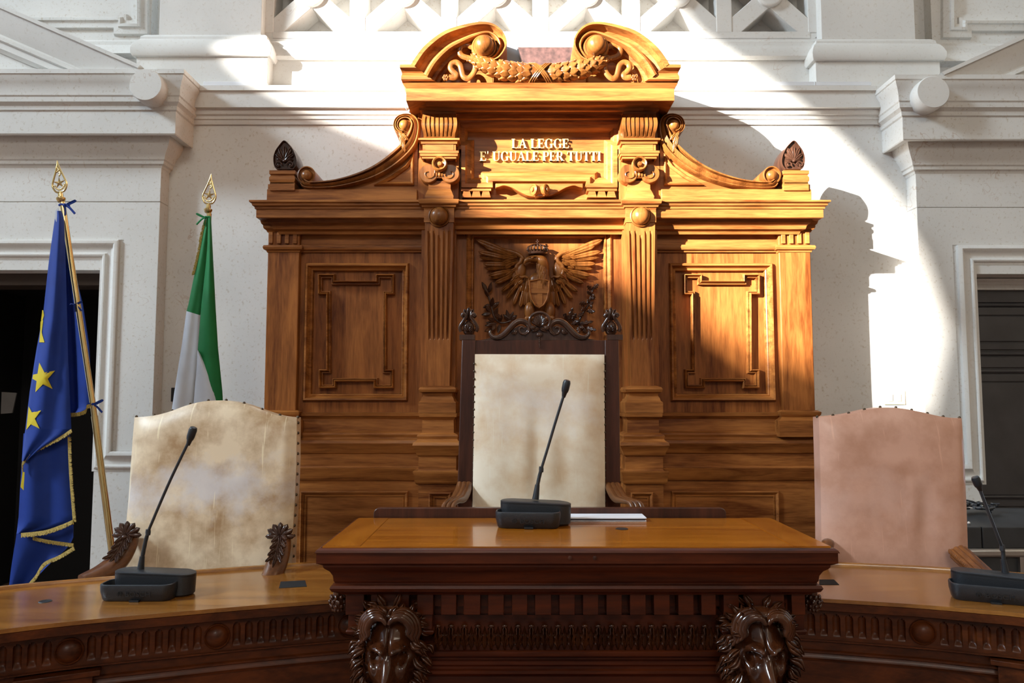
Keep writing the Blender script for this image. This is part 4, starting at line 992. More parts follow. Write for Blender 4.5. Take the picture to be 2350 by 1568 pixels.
# ================================================================== CENTRAL DESK
def desk():
    T = thing('judge_desk', 'raised central mahogany desk with polished top, dentil cornice and carved lion heads', 'desk', (0.195, 2.5, 0))
    zt = ZC-0.44; Y0 = 2.27
    xl, xr = X(793, 1390, Y0), X(1848, 1390, Y0); yb = 2.72
    # top board
    x0, x1 = xl-0.058, xr+0.058
    f = MB(); f.box(x0, x1, Y0-0.058, yb, zt-0.02, zt); f.build('tabletop', M['desktop'], T)
    # strip inlay frame edges: thin grooves are boards laid 1 mm proud
    wy = wood('polished_walnut_ends', (0.24, 0.062, 0.003), (0.43, 0.140, 0.010), 'y', rough=0.20, coat=0.30, crough=0.05)
    for a, b in ((x0+0.002, x0+0.11), (x1-0.11, x1-0.002)):
        f = MB(); f.box(a, b, Y0-0.056, yb-0.002, zt-0.01, zt+0.0012); f.build('breadboard_end', wy, T)
    # cornice around
    prof = [(-0.02, 1366), (0.012, 1365), (0.016, 1362), (0.034, 1359), (0.040, 1352), (0.036, 1345), (0.026, 1341), (0.026, 1338), (0.030, 1334), (0.032, 1322), (0.040, 1312), (0.052, 1306), (0.056, 1302), (0.056, 1298), (0.064, 1296), (0.072, 1294), (0.072, 1273), (0.072, 1270)]
    z = zf(Y0, prof)
    z += [(0.076, z[-1][1]+0.002), (0.076, zt-0.016), (0.073, zt-0.009), (0.066, zt-0.004), (0.062, zt-0.003), (0.060, zt-0.006), (0.058, zt-0.006), (0.056, zt-0.001), (-0.02, zt-0.001)]
    f = MB(); f.sweep([(xl, yb), (xl, Y0), (xr, Y0), (xr, yb)], z, 'h'); f.build('desk_cornice', M['desk'], T, smooth=30)
    # body
    zd0, zd1 = Z(1412, Y0), Z(1364, Y0)
    f = MB(); f.box(xl+0.05, xr-0.05, 2.352, yb, 0.0, zd1+0.01); f.build('desk_body', M['desk'], T)
    # dentils
    dn = [(793,835),(851,938),(957,994),(1012,1047),(1064,1102),(1120,1156),(1175,1210),(1228,1265),(1284,1319),(1338,1373),(1392,1427),(1446,1482),(1501,1537),(1557,1592),(1610,1643),(1661,1696),(1715,1800),(1817,1848)]
    for a, b in dn:
        f = MB(); f.box(X(a, 1390, Y0), X(b, 1390, Y0), Y0, Y0+0.05, zd0, zd1); f.build('dentil', M['desk'], T, bevel=0.0015)
    f = MB()                                              # side dentils
    for k in range(9):
        for xx in (xl, xr-0.05):
            f.box(xx, xx+0.05, Y0+0.02+0.05*k+0.015, Y0+0.02+0.05*k+0.05, zd0, zd1)
    f.box(xl+0.012, xr-0.012, Y0+0.05, 2.36, zd0+0.012, zd1)
    f.build('dentil_backing', M['desk'], T)
    # corbel blocks over the lions
    for a, b in ((799, 992), (1660, 1846)):
        f = MB(); Yc = 2.28
        f.box(X(a, 1430, Yc), X(b, 1430, Yc), Yc, 2.40, Z(1446, Yc), zd0)
        f.sweep([(X(a, 1430, Yc), 2.4), (X(a, 1430, Yc), Yc), (X(b, 1430, Yc), Yc), (X(b, 1430, Yc), 2.4)], zf(Yc, [(-0.02, 1458), (0.002, 1457), (0.006, 1452), (0.006, 1449), (0.002, 1445), (-0.02, 1444)]), 'h')
        xm = (X(a, 1430, Yc)+X(b, 1430, Yc))/2
        f.box(xm-0.085, xm+0.085, Yc+0.015, 2.42, 0.0, Z(1456, Yc))
        f.build('corbel_block', M['desk'], T, bevel=0.002)
    # acanthus frieze between
    f = MB(); Yf = 2.335; xa, xb = X(990, 1460, Yf), X(1662, 1460, Yf)
    f.box(xa-0.03, xb+0.03, Yf, 2.36, Z(1495, Yf), Z(1412, Yf))
    f.build('frieze_board', M['desk'], T)
    f = MB(); n = 22
    for k in range(n):
        x = xa+(k+0.5)*(xb-xa)/n; z0, z1 = Z(1492, Yf), Z(1432, Yf)
        f.leaf((x, Yf-0.002, z0), (x, Yf-0.004, z1), 0.038, 0.016, groove=0.9, shape='lobe', curl=0.012, nl=14)
        for sx in (-1, 1): f.leaf((x, Yf-0.004, z0), (x+sx*0.010, Yf-0.008, z1-0.010), 0.012, 0.014, groove=0.3, curl=0.008)
        f.leaf((x+0.5*(xb-xa)/n, Yf, z0), (x+0.5*(xb-xa)/n, Yf-0.002, z1-0.006), 0.018, 0.008, groove=0.4, shape='leaf')
        f.ell((x, Yf-0.014, z1-0.002), 0.010, 0.006, 0.006, 8, 6)
    f.build('acanthus_frieze', M['lion'], T, smooth=60)
    f = MB(); Yf = 2.345
    f.sweep([(xl+0.05, Yf), (xr-0.05, Yf)], zf(Yf, [(-0.01, 1600), (0.0, 1600), (0.0, 1553), (0.01, 1551), (0.016, 1547), (0.016, 1540), (0.008, 1536), (0.008, 1530), (0.014, 1526), (0.014, 1518), (0.004, 1514), (0.004, 1510), (0.026, 1507), (0.028, 1503), (0.028, 1496), (0.02, 1492), (-0.01, 1491)]), 'h')
    f.build('waist_moulding', M['desk'], T)
    f = MB(); z0 = Z(1570, 2.345); f.sweep([(-0.18, z0), (0.55, z0), (0.55, 0.15), (-0.18, 0.15)], [(0, 2.35), (0, 2.335), (0.01, 2.328), (0.02, 2.335), (0.03, 2.35)], 'v', closed=True); f.build('front_panel_moulding', M['desk'], T)
    for c in (893, 1752): lion(T, c)
    for cx in (775, 1866):
        f = MB(); Yc = 2.36; s = -1 if cx < 1200 else 1
        c = at(cx, 1383, Yc)
        f.lathe([(0.008, 0.030), (0.012, 0.022), (0.020, 0.012), (0.023, 0.0), (0.020, -0.014), (0.012, -0.024), (0.004, -0.030)], c, 'z', 16)
        for j in range(4):
            for k in range(8):
                a = 2*PI*k/8+j*0.4; r = (0.02, 0.024, 0.021, 0.013)[j]
                p = c+Vector((math.cos(a)*r, math.sin(a)*r, 0.018-0.013*j)); f.ell(p, 0.006, 0.006, 0.007, 8, 6)
        f.tube([c+Vector((0, 0, 0.024)), c+Vector((0, 0, 0.06))], 0.014, 12)
        f.build('pine_cone_drop', M['lion'], T, smooth=60)
    # low dark board along the back edge
    f = MB(); a, b = X(860, 1172, 2.76), X(1662, 1172, 2.76); z1 = Z(1164, 2.76)
    r = 0.02; pts = [(a, zt-0.1), (b, zt-0.1), (b, z1-r)] + [(b-r+r*math.cos(t), z1-r+r*math.sin(t)) for t in (0.4, 0.8, 1.2, PI/2)] + [(a+r-r*math.cos(t), z1-r+r*math.sin(t)) for t in (PI/2, 1.2, 0.8, 0.4)] + [(a, z1-r)]
    f.prism(pts, 2.735, 2.765); f.build('rear_ledge', M['throne'], T, bevel=0.003)
    f = MB(); f.box(a-0.02, b+0.02, 2.70, 2.74, zt-0.14, zt-0.03); f.build('ledge_cleat', M['throne'], T)
    f = MB(); c = at(1427, 1201, 2.5); c.z = zt; f.lathe([(0.0, 0.0014), (0.015, 0.0016), (0.019, 0.0022), (0.021, 0.0012)], c, 'z', 24); f.build('cable_grommet', M['micl'], T)
    for px in (1308, 1365):
        f = MB(); c = at(px, 1281, 2.198); f.lathe([(0.006, 0.0), (0.006, 0.002), (0.004, 0.0025), (0, 0.003)], c, 'y', 14); f.build('filled_screw_hole', M['throne'], T)
    return zt
def lion(T, cpx):
    f = MB(); Yc = 2.235; c = at(cpx, 1510, Yc); s = 1.0; ny, nx = 56, 48
    fw, fh = 0.084, 0.132
    G = lambda x, z, cx, cz, sx, sz: math.exp(-((x-cx)/sx)**2-((z-cz)/sz)**2)
    def h(x, z):                                         # x,z in -1..1 ; towards viewer
        r = x*x+z*z; v = 0.075*math.sqrt(max(0, 1-min(1, r*0.96)))
        ax = abs(x)
        v += 0.055*G(x, z, 0, -0.42, 0.34, 0.30)           # muzzle
        v += 0.020*G(x, z, 0, -0.05, 0.26, 0.50)           # bridge
        v += 0.030*G(ax, z, 0.40, 0.27, 0.24, 0.10)        # brows
        v += 0.018*G(ax, z, 0.20, 0.22, 0.10, 0.10)
        v -= 0.048*G(ax, z, 0.43, 0.07, 0.17, 0.10)        # sockets
        v += 0.026*G(ax, z, 0.42, 0.05, 0.09, 0.055)       # eyeballs
        v += 0.020*G(ax, z, 0.58, -0.18, 0.18, 0.20)       # cheeks
        v += 0.022*G(ax, z, 0.20, -0.55, 0.15, 0.13)       # lips
        v -= 0.012*G(x, z, 0, 0.45, 0.05, 0.32)            # forehead furrow
        v += 0.014*G(x, z, 0, -0.36, 0.15, 0.07)           # nose pad
        v -= 0.012*G(ax, z, 0.11, -0.40, 0.04, 0.03)
        v -= 0.022*G(x, z, 0, -0.76, 0.30, 0.05)           # mouth
        v += 0.02*G(x, z, 0, -0.92, 0.25, 0.10)            # chin
        return v
    rows = []
    for j in range(ny+1):
        row = []
        for i in range(nx+1):
            a = 2*i/nx-1; b = 2*j/ny-1
            x = a*math.sqrt(1-b*b/2); z = b*math.sqrt(1-a*a/2)
            row.append((c.x+x*fw, c.y+0.05-h(x, z), c.z+z*fh-0.02*h(x, z)))
        rows.append(row)
    f.grid(rows)
    head = sub(f.build('lion_head', M['lion'], T, smooth=80), T)
    f = MB(); random.seed(int(cpx))
    for sx in (-1, 1):
        for ring in range(4):
            for k in range(11):
                an = math.radians(80-16*k-(8 if ring % 2 else 0)+random.uniform(-4, 4)); ca, sa = math.cos(an), math.sin(an)
                rr = 0.88+0.085*ring; b0 = c+Vector((sx*ca*fw*rr, -0.010+0.020*ring, sa*fh*rr))
                rad = Vector((sx*ca, 0.0, sa)); dn = Vector((sx*0.25, 0, -1)); dr = (rad*0.75+dn*(0.95 if sa < 0.5 else 0.35)).normalized()
                nrm = (Vector((0, -1, 0))+rad*0.35).normalized(); L = random.uniform(0.036, 0.050)
                f.leaf(b0, b0+dr*L+nrm*0.004, random.uniform(0.020, 0.028), 0.013, nrm=nrm, groove=0.55, curl=random.uniform(-0.012, 0.010), bend=random.uniform(-0.012, 0.012), nl=9, nw=8)
    # curls over the forehead
    for sx in (-1, 1):
        for q_, (sc_, dy) in enumerate(((1.0, 0.0), (0.86, -0.010), (0.72, -0.018), (0.58, -0.022))):
            pts = [(0.04, 0.80), (0.22, 1.00), (0.52, 1.03), (0.80, 0.86), (0.92, 0.60), (0.86, 0.40), (0.98, 0.26)]
            cv = catmull([c+Vector((sx*a*fw*(0.35+0.65*sc_)*1.1, -0.020+dy+0.02*a, (b-0.80)*sc_*fh+0.80*fh)) for a, b in pts], 4)
            f.tube(cv, [0.004+0.0085*math.sin(PI*min(1, (q+1)/len(cv))) for q in range(len(cv))], 8)
    f.ell(c+Vector((0, 0.02, fh*0.9)), 0.05, 0.04, 0.025, 14, 8)
    f.build('mane', M['lion'], head, smooth=80)
    f = MB()                                             # neck and breast running down the corner
    f.tube([c+Vector((0, 0.10, 0.02)), c+Vector((0, 0.09, -0.12)), c+Vector((0, 0.10, -0.25)), c+Vector((0, 0.12, -0.42))], [0.075, 0.085, 0.075, 0.05], 16)
    f.build('breast', M['lion'], head, smooth=80)
DZ = desk()

# ================================================================== SIDE BENCHES
BZ = ZC-0.657
def bench(side):
    s = -1 if side == 'left' else 1
    if s < 0:
        T = thing('curved_bench', 'left wing of the curved wooden bench, with a rectangular cable cut-out in its top', 'bench', (-1.2, 2.5, 0), 'side benches')
        fp = [(-260, 1484), (0, 1446), (190, 1424), (383, 1407), (570, 1391), (758, 1377), (830, 1372)]; bp = [(-260, 1388), (0, 1355), (190, 1337), (383, 1322), (570, 1308), (740, 1297), (830, 1293)]
    else:
        T = thing('curved_bench', 'right wing of the curved wooden bench, with a bright reflection on its top', 'bench', (1.5, 2.5, 0), 'side benches')
        fp = [(1800, 1370), (1883, 1374), (2000, 1381), (2122, 1389), (2240, 1399), (2350, 1409), (2600, 1440)]; bp = [(1800, 1293), (1907, 1298), (2000, 1302), (2122, 1308), (2240, 1316), (2350, 1324), (2600, 1348)]
    def g(px, py):
        v = (CY-py)/F; k = (st+v*ct)/(ct-v*st); Y = (BZ-ZC)/k; return Vector((X(px, py, Y), Y))
    FR = [Vector((p.x, p.y)) for p in catmull([(g(*q).x, g(*q).y, 0) for q in fp], 8)]
    BK = [Vector((p.x, p.y)) for p in catmull([(g(*q).x, g(*q).y, 0) for q in bp], 8)]
    # keep the bench clear of the central desk
    xl, xr = X(793, 1390, 2.27)+0.045, X(1848, 1390, 2.27)-0.045
    if s < 0: FR = [p for p in FR if p.x < xl]; BK = [p for p in BK if p.x < xl]
    else: FR = [p for p in FR if p.x > xr]; BK = [p for p in BK if p.x > xr]
    n = 60
    def res(P, n):
        L = [0]; 
        for i in range(1, len(P)): L.append(L[-1]+(P[i]-P[i-1]).length)
        out = []
        for k in range(n+1):
            t = L[-1]*k/n; i = 1
            while i < len(P)-1 and L[i] < t: i += 1
            q = (t-L[i-1])/max(1e-9, L[i]-L[i-1]); out.append(P[i-1]+(P[i]-P[i-1])*q)
        return out, L[-1]
    FR, LF = res(FR, n); BK, LB = res(BK, n)
    def path(d):                                         # offset of the front line, away from the viewer by d
        out = []
        for i in range(n+1):
            t = (FR[min(i+1, n)]-FR[max(i-1, 0)]).normalized(); out.append(FR[i]+Vector((-t.y, t.x))*d)
        return out
    # top with thickness
    poly = [(p.x, p.y) for p in FR] + [(p.x, p.y) for p in reversed(BK)]
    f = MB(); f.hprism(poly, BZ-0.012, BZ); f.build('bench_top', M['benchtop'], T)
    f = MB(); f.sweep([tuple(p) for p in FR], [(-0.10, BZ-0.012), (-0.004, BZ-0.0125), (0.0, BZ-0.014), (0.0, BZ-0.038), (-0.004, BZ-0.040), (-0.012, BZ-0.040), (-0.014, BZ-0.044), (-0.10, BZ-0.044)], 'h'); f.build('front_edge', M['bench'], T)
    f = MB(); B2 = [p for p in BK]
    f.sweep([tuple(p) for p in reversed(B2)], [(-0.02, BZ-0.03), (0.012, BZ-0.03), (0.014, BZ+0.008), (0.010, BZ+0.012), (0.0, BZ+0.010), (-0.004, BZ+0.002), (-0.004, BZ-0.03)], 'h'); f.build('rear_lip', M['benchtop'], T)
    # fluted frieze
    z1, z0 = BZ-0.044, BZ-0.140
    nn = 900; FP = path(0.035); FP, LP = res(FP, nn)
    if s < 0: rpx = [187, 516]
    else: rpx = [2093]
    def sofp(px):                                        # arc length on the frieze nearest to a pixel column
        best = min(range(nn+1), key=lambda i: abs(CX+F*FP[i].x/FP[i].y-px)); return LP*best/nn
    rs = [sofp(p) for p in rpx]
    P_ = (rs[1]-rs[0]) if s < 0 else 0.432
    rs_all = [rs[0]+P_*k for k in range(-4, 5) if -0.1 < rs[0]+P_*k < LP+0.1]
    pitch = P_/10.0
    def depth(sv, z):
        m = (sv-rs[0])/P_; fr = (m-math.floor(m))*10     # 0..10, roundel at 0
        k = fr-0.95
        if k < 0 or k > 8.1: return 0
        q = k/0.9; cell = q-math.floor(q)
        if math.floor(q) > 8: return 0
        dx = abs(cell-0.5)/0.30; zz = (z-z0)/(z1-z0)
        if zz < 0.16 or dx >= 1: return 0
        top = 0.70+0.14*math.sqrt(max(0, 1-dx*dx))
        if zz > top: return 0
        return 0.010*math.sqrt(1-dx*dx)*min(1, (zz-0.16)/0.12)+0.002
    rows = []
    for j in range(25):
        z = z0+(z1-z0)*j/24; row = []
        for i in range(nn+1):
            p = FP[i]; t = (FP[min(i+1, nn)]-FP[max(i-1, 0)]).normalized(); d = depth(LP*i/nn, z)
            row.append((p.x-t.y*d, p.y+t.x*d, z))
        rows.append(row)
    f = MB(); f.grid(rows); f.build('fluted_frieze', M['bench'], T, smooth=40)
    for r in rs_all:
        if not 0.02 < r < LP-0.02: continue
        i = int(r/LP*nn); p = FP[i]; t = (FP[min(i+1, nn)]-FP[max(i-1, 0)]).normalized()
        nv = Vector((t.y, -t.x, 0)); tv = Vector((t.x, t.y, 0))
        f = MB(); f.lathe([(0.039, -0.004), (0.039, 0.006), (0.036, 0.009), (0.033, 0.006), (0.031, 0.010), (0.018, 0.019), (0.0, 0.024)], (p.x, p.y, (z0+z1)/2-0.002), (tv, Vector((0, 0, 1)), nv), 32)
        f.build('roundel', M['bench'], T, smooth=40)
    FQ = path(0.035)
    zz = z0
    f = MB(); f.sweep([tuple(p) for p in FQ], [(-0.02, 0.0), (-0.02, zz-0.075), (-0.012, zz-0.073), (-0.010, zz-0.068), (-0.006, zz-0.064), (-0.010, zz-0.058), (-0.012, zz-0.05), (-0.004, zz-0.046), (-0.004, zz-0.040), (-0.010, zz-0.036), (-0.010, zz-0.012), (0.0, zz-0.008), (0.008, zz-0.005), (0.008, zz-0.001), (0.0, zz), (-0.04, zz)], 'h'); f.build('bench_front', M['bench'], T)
    # projecting pilaster caps under the frieze
    for px in ((165, ) if s < 0 else (2335,)):
        r = sofp(px); i = int(r/LP*nn); p = FP[i]; t = (FP[min(i+1, nn)]-FP[max(i-1, 0)]).normalized(); nv = Vector((t.y, -t.x))
        q = [p-t*0.11-nv*0.02, p+t*0.11-nv*0.02, p+t*0.11+nv*0.03, p-t*0.11+nv*0.03]
        f = MB(); f.hprism([tuple(a) for a in q], zz-0.028, zz-0.012)
        q = [p-t*0.09-nv*0.02, p+t*0.09-nv*0.02, p+t*0.09+nv*0.02, p-t*0.09+nv*0.02]; f.hprism([tuple(a) for a in q], 0.0, zz-0.028)
        f.build('bench_pilaster', M['bench'], T, bevel=0.002)
    # cable cut-out, its shaded depth laid on as a black plate, and hole
    def flat(pxs, z): return [(g(*q).x, g(*q).y) for q in pxs]
    if s < 0:
        f = MB(); f.hprism(flat([(644, 1336), (700, 1333), (704, 1347), (640, 1351)], 0), BZ, BZ+0.0012); f.build('cable_cutout', M['black'], T)
        f = MB(); v = g(104, 1381); f.lathe([(0.0, 0.0008), (0.015, 0.001), (0.018, 0.002), (0.02, 0.0)], (v.x, v.y, BZ), 'z', 20); f.build('cable_grommet', M['micl'], T)
    else:
        f = MB(); f.hprism(flat([(1880, 1331), (1914, 1331), (1926, 1343), (1880, 1343)], 0), BZ, BZ+0.0012); f.build('cable_cutout', M['black'], T)
    # underside carcass towards the chairs
    return g
GL = bench('left'); GR = bench('right')

# ================================================================== MICROPHONES
def text_mesh(s, size, depth):
    cu = bpy.data.curves.new('t', 'FONT'); cu.body = s; cu.size = size; cu.extrude = depth; cu.align_x = 'LEFT'
    o = bpy.data.objects.new('t', cu); C.objects.link(o)
    dg = bpy.context.evaluated_depsgraph_get(); me = bpy.data.meshes.new_from_object(o.evaluated_get(dg))
    bpy.data.objects.remove(o); return me
def microphone(loc, rot, label, neck, head, W=0.235, sc=1.0):
    T = thing('conference_microphone', label, 'microphone', loc, 'conference microphones on the bench')
    T.rotation_euler = (0, 0, rot); L = Vector(loc)
    def rr(x0, x1, y0, y1, r, n=6):
        out = []
        for cx, cy, a0 in ((x1-r, y1-r, 0), (x0+r, y1-r, 90), (x0+r, y0+r, 180), (x1-r, y0+r, 270)):
            for k in range(n+1):
                a = math.radians(a0+90*k/n); out.append((cx+r*math.cos(a), cy+r*math.sin(a)))
        return out
    w = W/2
    zt = lambda y: 0.050+0.030*max(0, min(1, (y+0.055)/0.11))**1.3
    f = MB()
    A = rr(-w, w*0.72, -0.065, 0.03, 0.030)               # front tray
    rows = []
    for ins, kz in ((0.012, 0.0), (0.008, 0.004), (0.001, 0.030), (0.0, 0.047), (0.001, 0.052), (0.004, 0.054), (0.007, 0.053), (0.009, 0.046), (0.012, 0.030)):
        cx = -w*0.14; rows.append([(L.x+cx+(x-cx)*(1-ins/w), L.y+(y+0.018)*(1-ins/0.05)-0.018, L.z+kz) for x, y in A])
    f.grid(rows, wrap=True); n = len(A); f.f.append(tuple(range(len(f.v)-n, len(f.v)))); f.f.append(tuple(range(n)))
    B = rr(-w*0.9, w, -0.010, 0.075, 0.040)               # raised rear body, shifted to the side
    rows = []
    for ins, kz in ((0.010, 0.0), (0.002, 0.006), (0.0, 0.055), (0.0, 0.063), (0.0022, 0.0635), (0.0022, 0.0655), (0.0, 0.066), (0.0, 0.070), (0.004, 0.072)):
        rows.append([(L.x+x*(1-ins/w), L.y+(y-0.03)*(1-ins/0.05)+0.03, L.z+(kz if kz < 0.05 else kz+0.010-0.10*max(0, x-0.02)*0.9)) for x, y in B])
    f.grid(rows, wrap=True); n = len(B); f.f.append(tuple(range(len(f.v)-n, len(f.v))))
    f.build('base', M['mic'], T, smooth=40)
    f = MB(); f.box(L.x-0.03, L.x+0.0, L.y-0.0665, L.y-0.05, L.z+0.0005, L.z+0.006); f.build('cable_notch', M['micl'], T)
    # maker's lettering on the front
    me = text_mesh('BOSCH', 0.022, 0.0006)
    for v in me.vertices: v.co = (v.co.x*1.15-0.045, -0.0655-v.co.z, v.co.y+0.018)
    me.materials.clear(); me.materials.append(M['micl']); o = bpy.data.objects.new('lettering', me); C.objects.link(o); o.parent = T
    f = MB()
    c = Vector((L.x-0.062, L.y-0.0655, L.z+0.026))
    f.tube([c+Vector((math.cos(a)*0.008, 0, math.sin(a)*0.008)) for a in [2*PI*k/20 for k in range(21)]], 0.0007, 6)
    for sx in (-1, 1): f.box(c.x+sx*0.004-0.0007, c.x+sx*0.004+0.0007, c.y-0.0008, c.y+0.0008, c.z-0.006, c.z+0.006)
    f.box(c.x-0.004, c.x+0.004, c.y-0.0008, c.y+0.0008, c.z-0.0008, c.z+0.0008)
    f.build('emblem', M['micl'], T)
    inv = Matrix.Rotation(-rot, 3, 'Z')
    loc_ = lambda p: L + inv @ (Vector(p)-L)
    nk = catmull([loc_(p) for p in neck], 6)
    m = len(nk); i1 = int(m*0.22)
    f = MB(); f.tube([nk[0], nk[0]+(nk[2]-nk[0]).normalized()*0.05], [0.012, 0.008], 14); f.build('neck_socket', M['mic'], T)
    k1 = max(3, int(m*0.45))
    f = MB(); f.tube(nk[:k1+1], [0.0062+0.0004*(q % 2) for q in range(k1+1)], 10); f.build('flexible_neck', M['mic'], T)
    f = MB(); f.tube(nk[k1:], 0.0048, 10); f.lathe([(0.0075, -0.01), (0.0085, 0), (0.0075, 0.01)], nk[k1], 'z', 12); f.build('rod', M['micm'], T)
    h0, h1 = loc_(head[0]), loc_(head[1]); d = (h1-h0)
    f = MB(); f.tube([h0-d*0.5, h0-d*0.1, h0, h0+d*0.2, h0+d*0.75, h0+d*0.95, h1], [0.006, 0.009, 0.0115, 0.013, 0.0135, 0.011, 0.006], 14); f.build('microphone_head', M['mic'], T, smooth=50)
def gp(G, px, py, z=BZ): v = G(px, py); return Vector((v.x, v.y, z))
mc = at(1226, 1210, 2.49); mc = Vector((mc.x, 2.555, DZ+0.0014))
Yn = 2.60
microphone(mc, math.radians(-3), 'black gooseneck microphone on the central desk in front of the tall chair',
           [at(1229, 1146, Yn), at(1233, 1118, Yn), at(1240, 1085, Yn), at(1256, 1032, Yn-0.01), at(1275, 968, Yn-0.02), at(1293, 910, Yn-0.03)], (at(1296, 899, Yn-0.03), at(1302, 872, Yn-0.035)), W=0.255)
q = gp(GL, 318, 1383); mc = Vector((q.x, q.y+0.065, BZ)); Yn = q.y+0.11
microphone(mc, math.radians(0), 'black gooseneck microphone on the left bench before the worn cream chair',
           [at(322, 1312, Yn), at(327, 1278, Yn), at(338, 1228, Yn), at(352, 1192, Yn-0.01), at(390, 1104, Yn-0.02), at(434, 1012, Yn-0.03)], (at(436, 1008, Yn-0.03), at(445, 980, Yn-0.035)), W=0.275)
q = gp(GR, 2310, 1392); mc = Vector((q.x+0.02, q.y+0.075, BZ)); Yn = q.y+0.12
microphone(mc, math.radians(-22), 'black gooseneck microphone at the right end of the bench, cut by the picture edge',
           [at(2308, 1320, Yn), at(2303, 1288, Yn), at(2301, 1262, Yn), at(2290, 1232, Yn-0.01), at(2268, 1175, Yn-0.02), at(2247, 1120, Yn-0.03)], (at(2246, 1116, Yn-0.03), at(2237, 1094, Yn-0.035)), W=0.275)

# papers on the rear of the desk
T = thing('paper_stack', 'thin stack of white papers at the back of the central desk beside the microphone', 'papers', (at(1400, 1178, 2.66).x, 2.66, DZ))
f = MB(); f.box(X(1300, 1178, 2.66), X(1481, 1178, 2.66), 2.64, 2.73, DZ+0.0015, DZ+0.004); f.build('bottom_sheet', M['paper'], T)
f = MB(); f.box(X(1302, 1178, 2.66), X(1479, 1178, 2.66), 2.642, 2.73, DZ+0.004, DZ+0.011); f.build('dark_folder', M['folder'], T)
f = MB(); f.box(X(1300, 1178, 2.66), X(1481, 1178, 2.66), 2.638, 2.73, DZ+0.011, DZ+0.0145); f.build('top_sheet', M['paper'], T)

# ================================================================== CHAIRS
def pad(outline_rows, Yt, Yb, puff, name, m, T, thick=0.06, nu=22, folds=()):
    """outline_rows: (py, left px, right px) ; quilted front with rounded borders, lies between depth Yt (top) and Yb (bottom)"""
    pys = [r[0] for r in outline_rows]; nr = 40; rows = []; 
    y0, y1 = pys[0], pys[-1]
    def ip(py, k):
        for i in range(len(outline_rows)-1):
            a, b = outline_rows[i], outline_rows[i+1]
            if a[0] <= py <= b[0]: t = (py-a[0])/(b[0]-a[0]); return a[k]+(b[k]-a[k])*t
        return outline_rows[-1][k]
    for j in range(nr+1):
        t = j/nr; row = []
        py = y0+(y1-y0)*t; Yr = Yt+(Yb-Yt)*t
        for i in range(nu+1):
            u = i/nu; px = ip(py, 1)+(ip(py, 2)-ip(py, 1))*u
            e = (1-abs(2*u-1)**6)*(1-abs(2*t-1)**10)
            y = Yr-puff*e-0.012
            for (cx, cy, sx, sy, am) in folds: y -= am*math.exp(-((px-cx)/sx)**2-((py-cy)/sy)**2)
            row.append((px, py, y, Yr))
        rows.append(row)
    return rows
def nails_at(T, P, m, r):
    g = MB(); L = parent_world(T); g.ell(L, r, r, r, 8, 6); first = g.build('upholstery_nail', m, T, smooth=60)
    for k, p in enumerate(P):
        o = first if k == 0 else first.copy()
        if k: C.objects.link(o); o.parent = T
        o.location = p-L
def chair_back(T, top, rows_px, Yt, Yb, puff, m, nailmat, thick, bottom_z, folds=(), nails=True, cols=(0, -1)):
    """top: list of (u, py) giving the upper outline; rows_px: (py,left,right)"""
    nu, nr = 36, 44; yb = rows_px[-1][0]
    def ip(py, k):
        py = max(rows_px[0][0], min(py, yb))
        for i in range(len(rows_px)-1):
            a, b = rows_px[i], rows_px[i+1]
            if a[0] <= py <= b[0]: t = (py-a[0])/(b[0]-a[0]); return a[k]+(b[k]-a[k])*t
    def tp(u):
        for i in range(len(top)-1):
            if top[i][0] <= u <= top[i+1][0]:
                t = (u-top[i][0])/(top[i+1][0]-top[i][0]); t = t*t*(3-2*t) if False else t; return top[i][1]+(top[i+1][1]-top[i][1])*t
    tops = [tp(i/nu) for i in range(nu+1)]
    for _ in range(2): tops = [tops[0]]+[(tops[i-1]+2*tops[i]+tops[i+1])/4 for i in range(1, nu)]+[tops[-1]]
    front = []; back = []
    for j in range(nr+1):
        t = j/nr; fr = []; bk = []
        for i in range(nu+1):
            u = i/nu; py = tops[i]+(yb-tops[i])*t; px = ip(py, 1)+(ip(py, 2)-ip(py, 1))*u
            Yr = Yt+(Yb-Yt)*t; e = (1-abs(2*u-1)**7)*(1-abs(1-2*t)**12 if t < 0.5 else 1)
            y = Yr-puff*e
            for (cx, cy, sx, sy, am) in folds: y -= am*math.exp(-((px-cx)/sx)**2-((py-cy)/sy)**2)
            v = at(px, py, Yr); fr.append((v.x, y, v.z)); bk.append((v.x, Yr+thick, v.z))
        front.append(fr); back.append(bk)
    f = MB(); f.grid(front)
    f.grid(back)
    f.grid([[r[0] for r in front], [r[0] for r in back]]); f.grid([[r[-1] for r in front], [r[-1] for r in back]])
    f.grid([front[0], back[0]]); f.grid([front[-1], back[-1]])
    f.build('backrest', m, T, smooth=50)
    if nails:
        P = []
        for i in range(0, nu+1, 4): P.append(Vector(front[0][i])+Vector((0, 0.016, 0.002)))
        for col in cols:
            for j in range(1, nr, 2): P.append(Vector(front[j][col])+Vector((-0.001 if col == 0 else 0.001, 0.016, 0)))
        nails_at(T, P, nailmat, 0.0062)
    return front
def seat_and_legs(T, xc, w, ys, yf, zseat, m, wm, z0=0.0):
    f = MB(); f.box(xc-w/2, xc+w/2, yf, ys, zseat-0.10, zseat-0.02); f.build('seat_frame', wm, T, bevel=0.006)
    f = MB(); f.box(xc-w/2+0.01, xc+w/2-0.01, yf+0.01, ys-0.01, zseat-0.02, zseat+0.05); f.build('seat', m, T, bevel=0.025)
    for a in (xc-w/2+0.03, xc+w/2-0.03):
        for b in (yf+0.03, ys-0.03):
            f = MB(); f.lathe([(0.03, zseat-0.1), (0.022, zseat-0.16), (0.03, zseat-0.22), (0.02, z0+0.06), (0.03, z0+0.03), (0.028, z0)], (a, b, 0), 'z', 14); f.build('leg', wm, T)

